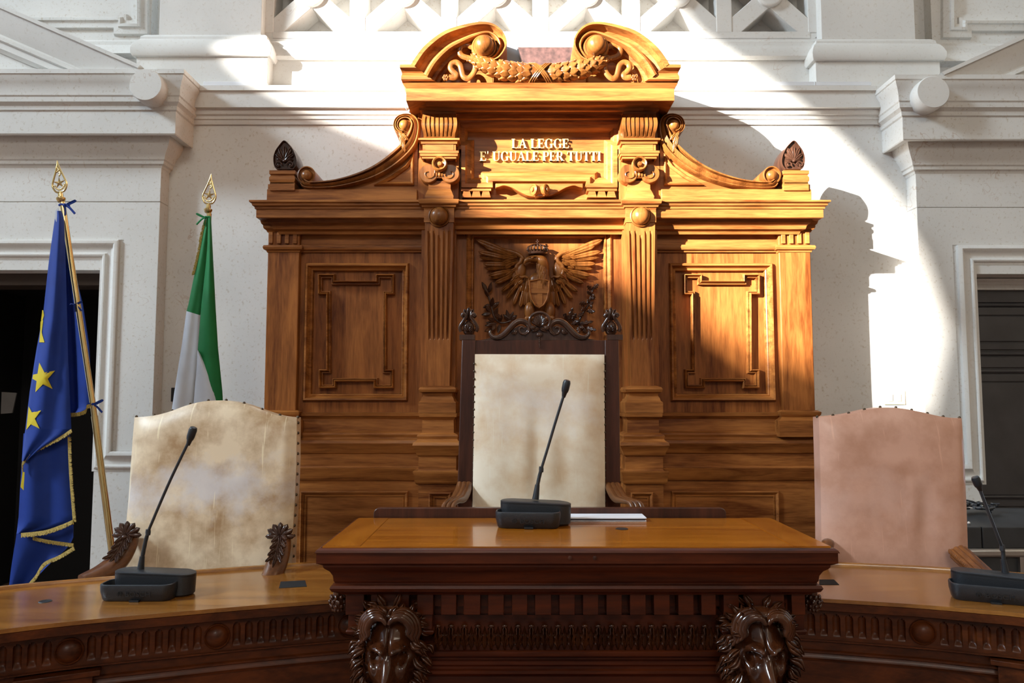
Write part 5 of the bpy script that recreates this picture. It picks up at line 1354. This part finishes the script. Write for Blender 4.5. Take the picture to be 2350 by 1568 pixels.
def throne():
    Y0 = 3.16; xm = X(1237, 900, Y0)
    PZ = 0.2
    T = thing('throne_chair', 'tall throne-like chair with cream leather back and dark carved frame, behind the central desk', 'chair', (xm, 3.0, PZ))
    DK = M['throne']
    for s_ in (0, 1):
        if s_ == 0: a, b, c, d = (1060, 780), (1092, 780), (1084, 1150), (1049, 1150)
        else: a, b, c, d = (1388, 780), (1420, 780), (1424, 1150), (1389, 1150)
        P = [at(*a, Y0), at(*b, Y0), at(*c, Y0), at(*d, Y0)]
        ext = (P[3]-P[0])*((P[3].z-PZ)/(P[0].z-P[3].z))
        zlow = PZ
        f = MB(); f.prism([(P[0].x, P[0].z), (P[1].x, P[1].z), (P[2].x, P[2].z), (P[2].x, zlow), (P[3].x, zlow), (P[3].x, P[3].z)], Y0, Y0+0.06); f.build('upright', DK, T, bevel=0.004)
    f = MB(); f.pbox(1090, 781, 1389, 816, Y0+0.005, Y0+0.055); f.build('top_rail', DK, T, bevel=0.003)
    # carved finials on the uprights
    for cx in (1076, 1402):
        f = MB(); B = lambda px, py, dy=0.0: at(cx+px, py, Y0+0.02)+Vector((0, -dy, 0))
        f.box(B(-17, 0).x, B(17, 0).x, Y0, Y0+0.06, B(0, 781).z, B(0, 769).z)
        f.ell(B(0, 754), 0.028, 0.024, 0.034, 16, 10)
        for k, ang in enumerate((-62, -32, 0, 32, 62)):
            a = math.radians(ang); b0 = B(0, 735); f.leaf(b0, b0+Vector((math.sin(a)*0.038, -0.004, math.cos(a)*0.056)), 0.020, 0.012, shape='feather', groove=0.6, nl=7)
        for sx in (-1, 1):
            f.tube(catmull([B(sx*17, 762, 0.012), B(sx*20, 752, 0.014), B(sx*12, 738, 0.016), B(sx*6, 728, 0.02), B(sx*11, 722, 0.022), B(sx*15, 727, 0.02)], 5), [0.008]*20+[0.009]*6, 8)
            f.ell(B(sx*12, 724, 0.02), 0.009, 0.009, 0.009, 8, 6)
        for k in range(5):
            a = math.radians(-60+30*k); b0 = B(0, 763, 0.016); f.leaf(b0, b0+Vector((math.sin(a)*0.026, -0.006, math.cos(a)*0.034)), 0.015, 0.011, groove=0.4, nl=6)
        f.build('shell_finial', M['dark'], T, smooth=60)
    # crest: board, scrolls and shell (coordinates of the enlarged crop, 5.595 px per px)
    Q = lambda cx, cy, dy=0.0: at(1030+cx/5.595, 680+cy/5.595, Y0+0.01)+Vector((0, -dy, 0))
    f = MB(); outl = [(400, 565), (520, 540), (620, 520), (740, 470), (830, 420), (900, 380), (1000, 400), (1160, 380), (1300, 400), (1400, 380), (1500, 420), (1620, 490), (1740, 530), (1820, 550), (1930, 568)]
    f.prism([(Q(a, b).x, Q(a, b).z) for a, b in outl], Y0+0.012, Y0+0.045)
    for sx in (0, 1):
        mx = (lambda a: a) if sx == 0 else (lambda a: 2330-a)
        sc_ = [(640,500),(590,470),(560,430),(540,440),(530,480),(570,525),(640,530),(710,490),(780,420),(850,350),(920,320),(990,340),(1030,390),(1020,450),(970,485),(920,470),(905,420),(940,395),(970,415)]
        cv = catmull([Q(mx(a), b, 0.004) for a, b in sc_[3:]], 5); f.tube(cv, [0.0055+0.008*math.sin(PI*min(1, q/(len(cv)*0.75))) for q in range(len(cv))], 8)
        cv2 = catmull([Q(mx(a), b+14, 0.010) for a, b in sc_[5:15]], 5); f.tube(cv2, 0.004, 6)
        f.leaf(Q(mx(880), 470, 0.006), Q(mx(800), 480, 0.006), 0.02, 0.008, shape='lobe'); f.leaf(Q(mx(870), 430, 0.006), Q(mx(840), 500, 0.006), 0.018, 0.008, shape='leaf')
    c = Q(1165, 330, 0.0)
    f.tube([c+Vector((math.cos(a)*0.044, -0.012, math.sin(a)*0.040)) for a in [math.radians(-40+260*k/24) for k in range(25)]], 0.006, 8)
    for k in range(9):
        a = math.radians(-72+18*k); f.leaf(c+Vector((0, -0.004, -0.022)), c+Vector((math.sin(a)*0.038, -0.010, -0.012+math.cos(a)*0.046)), 0.013, 0.010, groove=0.2, shape='feather', nl=6)
    for sx in (-1, 1):
        f.ell(c+Vector((sx*0.030, -0.010, -0.026)), 0.012, 0.010, 0.010, 10, 8); f.leaf(c+Vector((0, -0.008, -0.028)), c+Vector((sx*0.035, -0.008, -0.044)), 0.016, 0.008)
    f.ell(c+Vector((0, -0.012, -0.056)), 0.016, 0.010, 0.010, 10, 6)
    for k in range(6): f.ell(c+Vector((0, -0.010, -0.070-0.008*k)), 0.005-0.0005*k, 0.004, 0.005, 8, 6)
    f.build('carved_crest', M['dark'], T, smooth=60)
    folds = [(1200, 1040, 26, 110, 0.012), (1262, 1050, 20, 90, 0.010), (1150, 1020, 30, 100, 0.008), (1330, 1010, 30, 90, 0.008), (1228, 1080, 10, 90, -0.006)]
    chair_back(T, [(0, 813), (1, 814)], [(812, 1090, 1387), (1000, 1087, 1388), (1180, 1084, 1389), (1300, 1082, 1390)], Y0-0.004, Y0-0.02, 0.028, M['l_mid'], M['nail'], 0.05, 0.6, folds, nails=False)
    nails_at(T, [at(px+(2 if px < 1200 else -1)-(j*0.1 if px < 1200 else 0), 835+j*17.5, Y0-0.008) for j in range(20) for px in (1086.5, 1389.5)], M['nail'], 0.005)
    # arms: reeded scrolls falling forward
    for sx, pts in ((-1, [(1066,1110),(1062,1128),(1052,1146),(1040,1150),(1030,1160),(1028,1180)]), (1, [(1405,1112),(1412,1128),(1424,1146),(1440,1150),(1458,1156),(1466,1180)])):
        f = MB()
        ys = [Y0-0.0, Y0-0.04, Y0-0.12, Y0-0.18, Y0-0.22, Y0-0.24]
        for o in (-0.017, 0.0, 0.017):
            P = [at(a, b, y)+Vector((o*1.1, 0, 0)) for (a, b), y in zip(pts, ys)]
            f.tube(catmull(P, 5), [0.013+0.004*math.sin(q/4) for q in range(26)], 10)
        P = [at(a, b, y) for (a, b), y in zip(pts, ys)]
        f.tube(catmull([P[-1], P[-1]+Vector((0, -0.01, -0.08)), P[-1]+Vector((0, -0.02, -0.22))], 4), 0.028, 12)
        f.build('arm', M['armw'], T, smooth=60)
    seat_and_legs(T, xm, 0.62, Y0, 2.86, 0.66, M['l_mid'], DK, PZ)
    f = MB(); f.box(xm-0.6, xm+0.6, 2.80, 3.82, 0.0, PZ); o = f.build('platform', M['desk'], None, bevel=0.004); tag(o, 'low wooden platform under the tall central chair', 'platform')
throne()

def acanthus_arm(T, P, R, m1, m2, wd=0.05):
    """P: list of points from the backrest downward/forward"""
    f = MB(); cv = catmull(P, 7); n = len(cv); R = R*1.15; wd = wd*1.25
    f.tube(cv, [R*(0.75+0.25*math.sin(PI*q/n)) for q in range(n)], 14, flat=(1.15, 0.8)); arm = sub(f.build('arm', m1, T, smooth=60), T)
    f = MB(); top = cv[0]; 
    nr = Vector((0, -0.75, 0.65)).normalized()
    for k in range(7):                                   # shell at the top
        a = math.radians(-90+30*k); c = top+Vector((0, -0.03, 0.0)); f.leaf(c, c+Vector((math.sin(a)*wd*0.9, 0.0, math.cos(a)*wd*0.85)), 0.021, 0.012, groove=0.1, shape='feather', nrm=(0, -1, 0.2), nl=6)
    f.ell(top+Vector((0, -0.045, -0.005)), 0.012, 0.010, 0.009, 10, 8)
    for k in range(4):                                   # acanthus leaf along the arm
        i = 2+k*int(n*0.13); b = cv[i]+nr*R*0.7; d = (cv[min(i+4, n-1)]-cv[i]).normalized(); sd = d.cross(nr).normalized()
        for sx in (-1, 1): f.leaf(b, b+d*0.050+sd*sx*0.030+nr*0.006, 0.026, 0.009, nrm=nr, groove=0.5, shape='lobe', curl=0.010, nl=9)
        f.leaf(b, b+d*0.065+nr*0.004, 0.018, 0.010, nrm=nr, groove=0.5)
    f.build('acanthus_carving', m2, arm, smooth=60)

def left_chair():
    Y0 = 2.98; xm = X(488, 1100, Y0)
    T = thing('armchair', 'high-backed armchair with worn, scratched cream leather and arched top, on the left', 'chair', (xm, 2.95, 0), 'leather armchairs')
    folds = [(490, 1180, 140, 60, 0.010), (660, 1040, 12, 120, 0.008), (350, 1000, 60, 60, 0.004), (560, 1100, 30, 20, 0.004)]
    top = [(0, 958), (0.06, 957), (0.14, 953), (0.22, 945), (0.32, 930), (0.42, 921), (0.5, 919), (0.58, 920), (0.68, 927), (0.78, 941), (0.87, 953), (0.94, 958), (1, 959)]
    chair_back(T, top, [(918, 309, 681), (960, 309, 681), (1060, 301, 680), (1160, 294, 676), (1220, 288, 672), (1330, 292, 668), (1480, 296, 664)], Y0+0.05, Y0-0.04, 0.035, M['l_left'], M['nail'], 0.06, 0.5, folds)
    acanthus_arm(T, [at(300, 1225, 2.93), at(290, 1255, 2.90), at(268, 1290, 2.86), at(235, 1315, 2.80), at(190, 1335, 2.74)], 0.032, M['armw'], M['dark'])
    acanthus_arm(T, [at(648, 1228, 2.93), at(645, 1255, 2.88), at(636, 1290, 2.84), at(622, 1325, 2.80), at(600, 1350, 2.77)], 0.030, M['armw'], M['dark'])
    seat_and_legs(T, xm, 0.56, 3.0, 2.80, 0.42, M['l_left'], M['throne'])
left_chair()
def right_chair():
    Y0 = 3.02; xm = X(2050, 1100, Y0)
    T = thing('armchair', 'high-backed armchair with smooth pinkish tan leather, on the right', 'chair', (xm, 3.0, 0), 'leather armchairs')
    folds = [(2085, 1170, 12, 60, 0.008), (2120, 1180, 16, 60, -0.006), (2200, 1050, 10, 140, 0.006), (2050, 1060, 120, 14, 0.003)]
    top = [(0, 958), (0.1, 955), (0.22, 950), (0.33, 941), (0.42, 936), (0.5, 935), (0.6, 938), (0.72, 946), (0.85, 956), (0.94, 960), (1, 960)]
    chair_back(T, top, [(935, 1879, 2206), (960, 1879, 2206), (1060, 1882, 2213), (1160, 1884, 2218), (1250, 1885, 2221), (1330, 1888, 2222), (1480, 1890, 2222)], Y0+0.05, Y0-0.04, 0.032, M['l_right'], M['nail'], 0.06, 0.5, folds, cols=())
    # straight reeded right arm, and the end of the left one
    f = MB()
    a0, a1 = at(2200, 1262, 2.96), at(2290, 1345, 2.74)
    d = (a1-a0); sd = Vector((1, 0.2, 0)).normalized(); up = d.cross(sd).normalized()
    if up.z < 0: up = -up
    for o, h_, r in ((-0.030, -0.004, 0.010), (-0.014, 0.004, 0.012), (0.006, 0.008, 0.013), (0.026, 0.002, 0.012)):
        f.tube([a0+sd*o+up*h_, a1+sd*o+up*h_], r, 10)
    f.tube([a0-up*0.020, a1-up*0.020], 0.030, 12)
    for k in range(24):
        p = a0+d*(k/24)-sd*0.040-up*0.006; f.ell(p, 0.005, 0.006, 0.010, 6, 5)
    f.build('arm', M['armw2'], T, smooth=60)
    f = MB(); f.tube(catmull([at(1900, 1246, 3.00), at(1899, 1252, 2.97), at(1892, 1272, 2.94), at(1884, 1300, 2.92)], 5), 0.022, 12, flat=(1.1, 0.8)); f.build('arm', M['armw'], T, smooth=60)
    seat_and_legs(T, xm, 0.52, 3.02, 2.84, 0.42, M['l_right'], M['throne'])
right_chair()

# ================================================================== FLAGS
def spear(T, base, axis, lean=0.0, s=1.0):
    """openwork spearhead with a star"""
    x = Vector((1, 0, 0)); up = axis.normalized(); x = (x-up*x.dot(up)).normalized(); y = up.cross(x)
    f = MB(); f.lathe([(0.010*s, 0), (0.016*s, 0.004*s), (0.021*s, 0.016*s), (0.021*s, 0.022*s), (0.012*s, 0.028*s), (0.012*s, 0.044*s), (0.005*s, 0.046*s), (0.005*s, 0.056*s)], base, (x, y, up), 20)
    o = [(0, 0.050), (-0.020, 0.056), (-0.032, 0.076), (-0.034, 0.095), (-0.026, 0.120), (-0.013, 0.155), (-0.004, 0.185), (0, 0.212)]
    for sx in (-1, 1):
        cv = catmull([base+x*(a*sx*s)+up*(b*s) for a, b in o], 5); f.tube(cv, [0.0045*s]*(len(cv)-8)+[0.0045*s*(1-0.8*q/8) for q in range(8)], 8)
    c = base+up*(0.098*s)
    for k in range(5):                                   # faceted star
        a0 = math.radians(72*k); A = lambda an, r: c+x*(math.sin(an)*r)+up*(math.cos(an)*r)
        t = A(a0, 0.034*s); l = A(a0-math.radians(36), 0.010*s); r = A(a0+math.radians(36), 0.010*s); m = c-y*0.006*s; b = c+y*0.006*s
        f.add([t, l, m, r, b], [(0, 1, 2), (0, 2, 3), (0, 1, 4), (0, 4, 3)])
    random.seed(5)                                       # leaf tracery above and below the star
    for k in range(12):
        t = k/12; hz = 0.135+0.040*t; p = base+up*(hz*s)+x*(random.uniform(-1, 1)*0.014*(1-t)*s); f.ell(p, 0.0045*s, 0.003*s, 0.0055*s, 8, 6)
    for k in range(11):
        a = math.radians(110+140*k/10); p = c+x*(math.sin(a)*0.026*s)+up*(math.cos(a)*0.033*s); f.ell(p, 0.005*s, 0.003*s, 0.005*s, 8, 6)
    f.build('spearhead', M['brass'], T, smooth=50)
def sheet(rows, Yf, T, name, m, nu=16, thick=0.003, back=True):
    """rows: (py, left px, right px); Yf(px,py)->depth"""
    R_ = []
    py0, py1 = rows[0][0], rows[-1][0]; nr = max(6, int((py1-py0)/14))
    def ip(py, k):
        for i in range(len(rows)-1):
            a, b = rows[i], rows[i+1]
            if a[0] <= py <= b[0]: t = (py-a[0])/max(1e-6, (b[0]-a[0])); return a[k]+(b[k]-a[k])*t
        return rows[-1][k]
    front = []; bk = []
    for j in range(nr+1):
        py = py0+(py1-py0)*j/nr; fr = []; bb = []
        for i in range(nu+1):
            u = i/nu; px = ip(py, 1)+(ip(py, 2)-ip(py, 1))*u; k3 = ip(py, 3) if len(rows[0]) > 3 else 0
            pyy = py + k3*(u)                              # slanted hems
            v = at(px, pyy, Yf(px, pyy, u)); fr.append(v); bb.append(v+Vector((0, thick, 0)))
        front.append(fr); bk.append(bb)
    f = MB(); f.grid(front); f.grid(bk); f.grid([front[0], bk[0]]); f.grid([front[-1], bk[-1]])
    f.grid([[r[0] for r in front], [r[0] for r in bk]]); f.grid([[r[-1] for r in front], [r[-1] for r in bk]])
    return f
def fringe_strip(f, pts, Y, w=9, dirn=(0, 1)):
    """row of short threads hanging from a hem given in photo coordinates"""
    cv = catmull([(a, b, 0) for a, b in pts], 24)
    for i in range(len(cv)-1):
        a = cv[i]; b = cv[i+1]; 
        nx, ny = dirn
        p = at(a.x, a.y, Y); q = at(b.x, b.y, Y); r = at(b.x+nx*w+random.uniform(-1, 1), b.y+ny*w+random.uniform(-1.5, 1.5), Y-0.004); s_ = at(a.x+nx*w+random.uniform(-1, 1), a.y+ny*w+random.uniform(-1.5, 1.5), Y-0.004)
        n = len(f.v); f.add([p, q, r, s_, p+Vector((0, .004, 0)), q+Vector((0, .004, 0)), r+Vector((0, .004, 0)), s_+Vector((0, .004, 0))], [(0,1,2,3),(4,5,6,7),(0,1,5,4),(1,2,6,5),(2,3,7,6),(3,0,4,7)])
def bow(T, p, m, sx=1, s=1.0):
    f = MB()
    for pts in ([(0, 0), (0.02, 0.004), (0.045, 0.016), (0.050, 0.022), (0.035, 0.016), (0.012, 0.004)], [(0, 0), (0.022, -0.012), (0.050, -0.042)], [(0, 0), (0.004, -0.02), (0.006, -0.048)], [(0, 0), (-0.02, 0.003), (-0.028, -0.004)]):
        cv = catmull([p+Vector((a*sx*s, -0.012, b*s)) for a, b in pts], 4); f.tube(cv, 0.0045*s, 8, flat=(0.5, 1.2))
    f.ell(p+Vector((0, -0.012, 0)), 0.008*s, 0.007*s, 0.008*s, 8, 6); f.tube([p+Vector((math.cos(a)*0.014*s, math.sin(a)*0.014*s, 0)) for a in [2*PI*k/12 for k in range(13)]], 0.003*s, 6)
    f.build('tie', m, T, smooth=60)
def star_px(cx, cy, r, rot, squash=1.0):
    out = []
    for k in range(10):
        a = math.radians(rot+36*k); q = r if k % 2 == 0 else r*0.40; out.append((cx+math.sin(a)*q*squash, cy-math.cos(a)*q))
    return out
def clip_poly(poly, xmin):                                # keep the part right of a vertical-ish line x >= xmin(y)
    out = []
    for i in range(len(poly)):
        a, b = poly[i], poly[(i+1) % len(poly)]; fa = a[0]-xmin(a[1]); fb = b[0]-xmin(b[1])
        if fa >= 0: out.append(a)
        if fa*fb < 0: t = fa/(fa-fb); out.append((a[0]+(b[0]-a[0])*t, a[1]+(b[1]-a[1])*t))
    return out
def eu_flag():
    Yb = 3.45
    top, bot = at(143, 465, Yb), at(262, 1330, Yb-0.03)
    d = (bot-top).normalized(); low = bot+d*(bot.z/(-d.z))*0.999
    T = thing('flag', 'blue flag with yellow stars and gold fringe on a brass pole before the dark doorway', 'flag', (low.x, low.y, 0), 'flags on poles left of the panelling')
    f = MB(); f.tube([top, at(218, 960, Yb-0.015)], 0.0125, 16); f.tube([at(217, 955, Yb-0.015), low], 0.0145, 16); pole = f.build('pole', M['brass'], T)
    f = MB(); f.lathe([(0.15, 0), (0.15, 0.02), (0.05, 0.035), (0.03, 0.10), (0.02, 0.11)], (low.x, low.y, 0.0), 'z', 28); f.build('base', M['brass'], T)
    spear(T, top+Vector((-0.005, 0, 0)), (top-bot).normalized()*1.0+Vector((0.04, 0, 0)), s=0.98)
    # main fold, front
    Y1 = 3.38
    fold = lambda px, py, u: Y1-0.035*math.sin(PI*u)-0.012*math.sin(u*9+py/170)*min(1, (py-480)/300)
    rows = [(484,128,140),(500,126,146),(600,112,150),(720,99,153),(800,84,155),(900,68,159),(985,58,163)]
    f = sheet(rows, fold, T, '', None)
    a = f
    # hem of the main fold slants: lower triangle
    rows2 = [(985,58,163),(1000,56,150),(1020,54,115),(1040,52,85),(1058,50,64)]
    g = sheet(rows2, fold, T, '', None); a.v_n = len(a.v); n = len(a.v); a.v += g.v; a.f += [tuple(i+n for i in q) for q in g.f]
    # shaded rear fold
    back = lambda px, py, u: 3.50+0.02*math.sin(u*5)
    g = sheet([(500,140,146),(600,148,165),(700,151,190),(800,154,205),(900,158,208),(936,160,206),(950,161,180)], back, T, '', None); n = len(a.v); a.v += g.v; a.f += [tuple(i+n for i in q) for q in g.f]
    # second fold below
    f2 = lambda px, py, u: 3.40-0.02*math.sin(u*4+0.5)-0.01*math.sin(u*9)
    g = sheet([(995,54,160),(1060,50,160),(1120,46,162),(1200,42,168),(1215,40,110),(1225,38,60)], f2, T, '', None); n = len(a.v); a.v += g.v; a.f += [tuple(i+n for i in q) for q in g.f]
    f3 = lambda px, py, u: 3.43-0.02*math.sin(u*5+1)
    g = sheet([(1190,42,168),(1240,36,168),(1262,32,150),(1300,26,108),(1350,20,62),(1420,10,40)], f3, T, '', None); n = len(a.v); a.v += g.v; a.f += [tuple(i+n for i in q) for q in g.f]
    a.build('flag_cloth', M['blue'], T, smooth=60)
    f = MB(); f.prism(xz([(126, 500), (128, 484), (134, 478), (142, 502), (130, 510)], 3.36), 3.357, 3.36); f.build('corner_patch', M['white'], T)
    random.seed(9); f = MB()
    fringe_strip(f, [(163,985),(140,1000),(105,1018),(72,1035),(52,1058),(50,1075)], Y1-0.02, 8, (0.2, 1))
    fringe_strip(f, [(155,1003),(157,1060),(160,1110),(164,1160),(167,1198)], 3.375, 7, (1, 0.1))
    fringe_strip(f, [(168,1193),(140,1205),(100,1218),(48,1224)], 3.372, 10, (0, 1))
    fringe_strip(f, [(75,1232),(110,1240),(145,1245),(168,1248)], 3.40, 8, (0, 1))
    fringe_strip(f, [(168,1255),(135,1275),(100,1292),(80,1322),(60,1345)], 3.395, 8, (0.3, 1))
    fringe_strip(f, [(162,948),(182,946),(196,940),(199,930),(206,928)], 3.42, 8, (0, 1))
    f.build('fringe', M['fringe'], T, flat=True)
    edge = lambda y: {0: 0}.get(1, 0)
    def left(y):
        for i in range(len(rows)-1):
            if rows[i][0] <= y <= rows[i+1][0]: t = (y-rows[i][0])/(rows[i+1][0]-rows[i][0]); return rows[i][1]+(rows[i+1][1]-rows[i][1])*t+1.5
        return 60
    def add_star(pts, depth):
        if len(pts) < 3: return
        f = MB(); cx = sum(p[0] for p in pts)/len(pts); cy = sum(p[1] for p in pts)/len(pts)
        L_ = len(pts); rings = []
        for k in (0, 0.25, 0.5, 0.75, 1.0):
            rings.append([at(cx+(p[0]-cx)*k, cy+(p[1]-cy)*k, depth(cx+(p[0]-cx)*k, cy+(p[1]-cy)*k)-0.005) for p in pts])
        f.grid(rings, wrap=True); f.build('star', M['yellow'], T)
    def dmain(px, py):
        l = left(py)-1.5; r = 150+13*(py-600)/385; u = max(0, min(1, (px-l)/(r-l))); return fold(px, py, u)
    add_star(clip_poly(star_px(96, 868, 36, 62, 0.95), left), dmain)
    add_star(clip_poly(star_px(68, 960, 36, 60, 0.85), left), dmain)
    add_star([(97, 712), (99, 712), (101, 724), (96, 740), (94, 735)], dmain)
    add_star([(93, 738), (99, 735), (95, 755), (98, 780), (102, 786), (90, 786), (92, 762)], dmain)
    add_star([(52, 1083), (60, 1085), (62, 1120), (56, 1128), (47, 1118)], lambda a, b: 3.385)
    bow(T, at(152, 472, Yb), M['blue'], 1)
    bow(T, at(174, 700, Yb-0.005), M['blue'], 1, 0.7); bow(T, at(216, 928, Yb-0.01), M['blue'], 1, 0.9)
def it_flag():
    Yb = 3.75
    top = at(480, 490, Yb); bot = at(455, 1200, Yb+0.02); d = (bot-top).normalized(); low = bot+d*(bot.z/(-d.z))*0.999
    T = thing('flag', 'green and white tricolour flag hanging on a brass pole behind the worn cream chair', 'flag', (low.x, low.y, 0), 'flags on poles left of the panelling')
    f = MB(); f.tube([top, low], 0.012, 16); f.build('pole', M['brass'], T)
    f = MB(); f.lathe([(0.15, 0), (0.15, 0.02), (0.05, 0.035), (0.03, 0.10), (0.02, 0.11)], (low.x, low.y, 0.0), 'z', 28); f.build('base', M['brass'], T)
    spear(T, at(477, 490, Yb), Vector((0.05, 0, 1)), s=0.98)
    Y1 = 3.68
    lf = lambda px, py, u: Y1+0.03-0.02*math.sin(PI*u)-0.006*math.sin(u*8)*min(1, max(0, (py-500)/300))
    rf = lambda px, py, u: Y1-0.005-0.035*math.sin(PI*min(1, u*1.0))**0.8
    a = sheet([(498,474,482),(520,468,480),(600,452,477),(700,434,462),(713,428,459,8)][:0] or [(498,474,482,0),(520,468,480,0),(600,452,474,0),(700,432,463,4),(714,428,459,10)], lf, T, '', None)
    g = sheet([(500,478,484),(560,476,487),(600,473,489),(700,462,494),(800,454,500),(900,452,510),(1000,444,514),(1180,436,520)], rf, T, '', None); n = len(a.v); a.v += g.v; a.f += [tuple(i+n for i in q) for q in g.f]
    a.build('green_stripe', M['green'], T, smooth=60)
    w_ = sheet([(714,428,460,10),(800,416,456,6),(900,400,446,0),(1000,386,436,0),(1100,372,430,0)], lf, T, '', None)
    rf2 = lambda px, py, u: rf(px, py, u*0.95)-0.004
    g = sheet([(804,453,454),(830,452,470),(860,450,488),(890,447,500),(905,446,504),(950,442,507),(1100,436,512)], rf2, T, '', None); n = len(w_.v); w_.v += g.v; w_.f += [tuple(i+n for i in q) for q in g.f]
    w_.build('white_stripe', M['white'], T, smooth=60)
    r_ = sheet([(1100,370,430),(1180,360,424),(1230,366,420)], lf, T, '', None); r_.build('red_stripe', M['red'], T, smooth=60)
    f = MB(); random.seed(4); fringe_strip(f, [(474,505),(466,535),(458,580),(451,610),(446,630)], Y1+0.02, 6, (-1, 0.2)); f.build('fringe', M['fringe'], T, flat=True)
    bow(T, at(474, 500, Yb-0.05), M['green'], -1, 0.9)
eu_flag(); it_flag()

# ================================================================== EQUIPMENT AT THE RIGHT
def equipment():
    Yq = 3.35
    T = thing('side_table', 'grey metal-edged side table against the right doorway, behind the bench', 'table', (at(2400, 1300, Yq).x, 3.6, 0))
    x0, x1 = X(2216, 1266, Yq), X(2216, 1266, Yq)+1.0; zt = Z(1260, Yq)
    f = MB(); f.box(x0, x1, Yq, 3.9, zt-0.04, zt); f.build('table_top', M['alum'], T, bevel=0.012)
    f = MB(); f.box(x0+0.01, x1, Yq+0.02, 3.88, zt-0.46, zt-0.04); f.build('cabinet', M['equip'], T, bevel=0.003)
    f = MB(); f.pbox(2344, 1272, 2358, 1420, Yq+0.005, Yq+0.04); f.build('metal_post', M['alum'], T)
    for xx in (x0+0.04, x1-0.04):
        for yy in (Yq+0.05, 3.85): f = MB(); f.box(xx-0.02, xx+0.02, yy-0.02, yy+0.02, 0, zt-0.46); f.build('leg', M['greymetal'], T)
    T = thing('desktop_printer', 'low charcoal electronic unit with a split front, on the side table at the right', 'printer', (at(2300, 1256, Yq).x, 3.6, zt))
    zb = zt; z1 = Z(1211, Yq)
    f = MB(); f.box(x0, X(2256, 1230, Yq), Yq+0.01, 3.75, zb, z1); f.box(X(2258, 1230, Yq), x1-0.1, Yq+0.01, 3.75, zb, z1); f.build('casing', M['equip'], T, bevel=0.004)
    f = MB(); prof = [(Yq+0.015, z1), (Yq+0.22, z1+0.028), (3.72, z1+0.03), (3.72, z1)]
    f.add([(x0+0.02, a, b) for a, b in prof]+[(x1-0.14, a, b) for a, b in prof], [(0,1,2,3),(4,5,6,7),(0,1,5,4),(1,2,6,5),(2,3,7,6),(3,0,4,7)]); f.build('lid', M['equip'], T)
    f = MB(); f.ell((X(2239, 1204, Yq), Yq+0.05, z1+0.012), 0.006, 0.006, 0.006, 10, 8); f.build('indicator', M['knob'], T)
    T = MB(); random.seed(21); base = Vector((x0+0.12, Yq+0.22, z1+0.04))
    for k in range(26):
        p = base+Vector((random.uniform(-0.10, 0.14), random.uniform(-0.06, 0.06), random.uniform(-0.008, 0.012)))
        pts = [p+Vector((random.uniform(-0.05, 0.05), random.uniform(-0.03, 0.03), random.uniform(-0.004, 0.018))) for _ in range(4)]
        T.tube([p_+Vector((0, 0, 0.014)) for p_ in catmull(pts, 5)], 0.0045, 6)
    tag(T.build('cable_bundle', M['mic'], None, smooth=60), 'tangle of black cables lying on the charcoal unit at the right', 'cables')
equipment()
print('objects', len(bpy.data.objects))
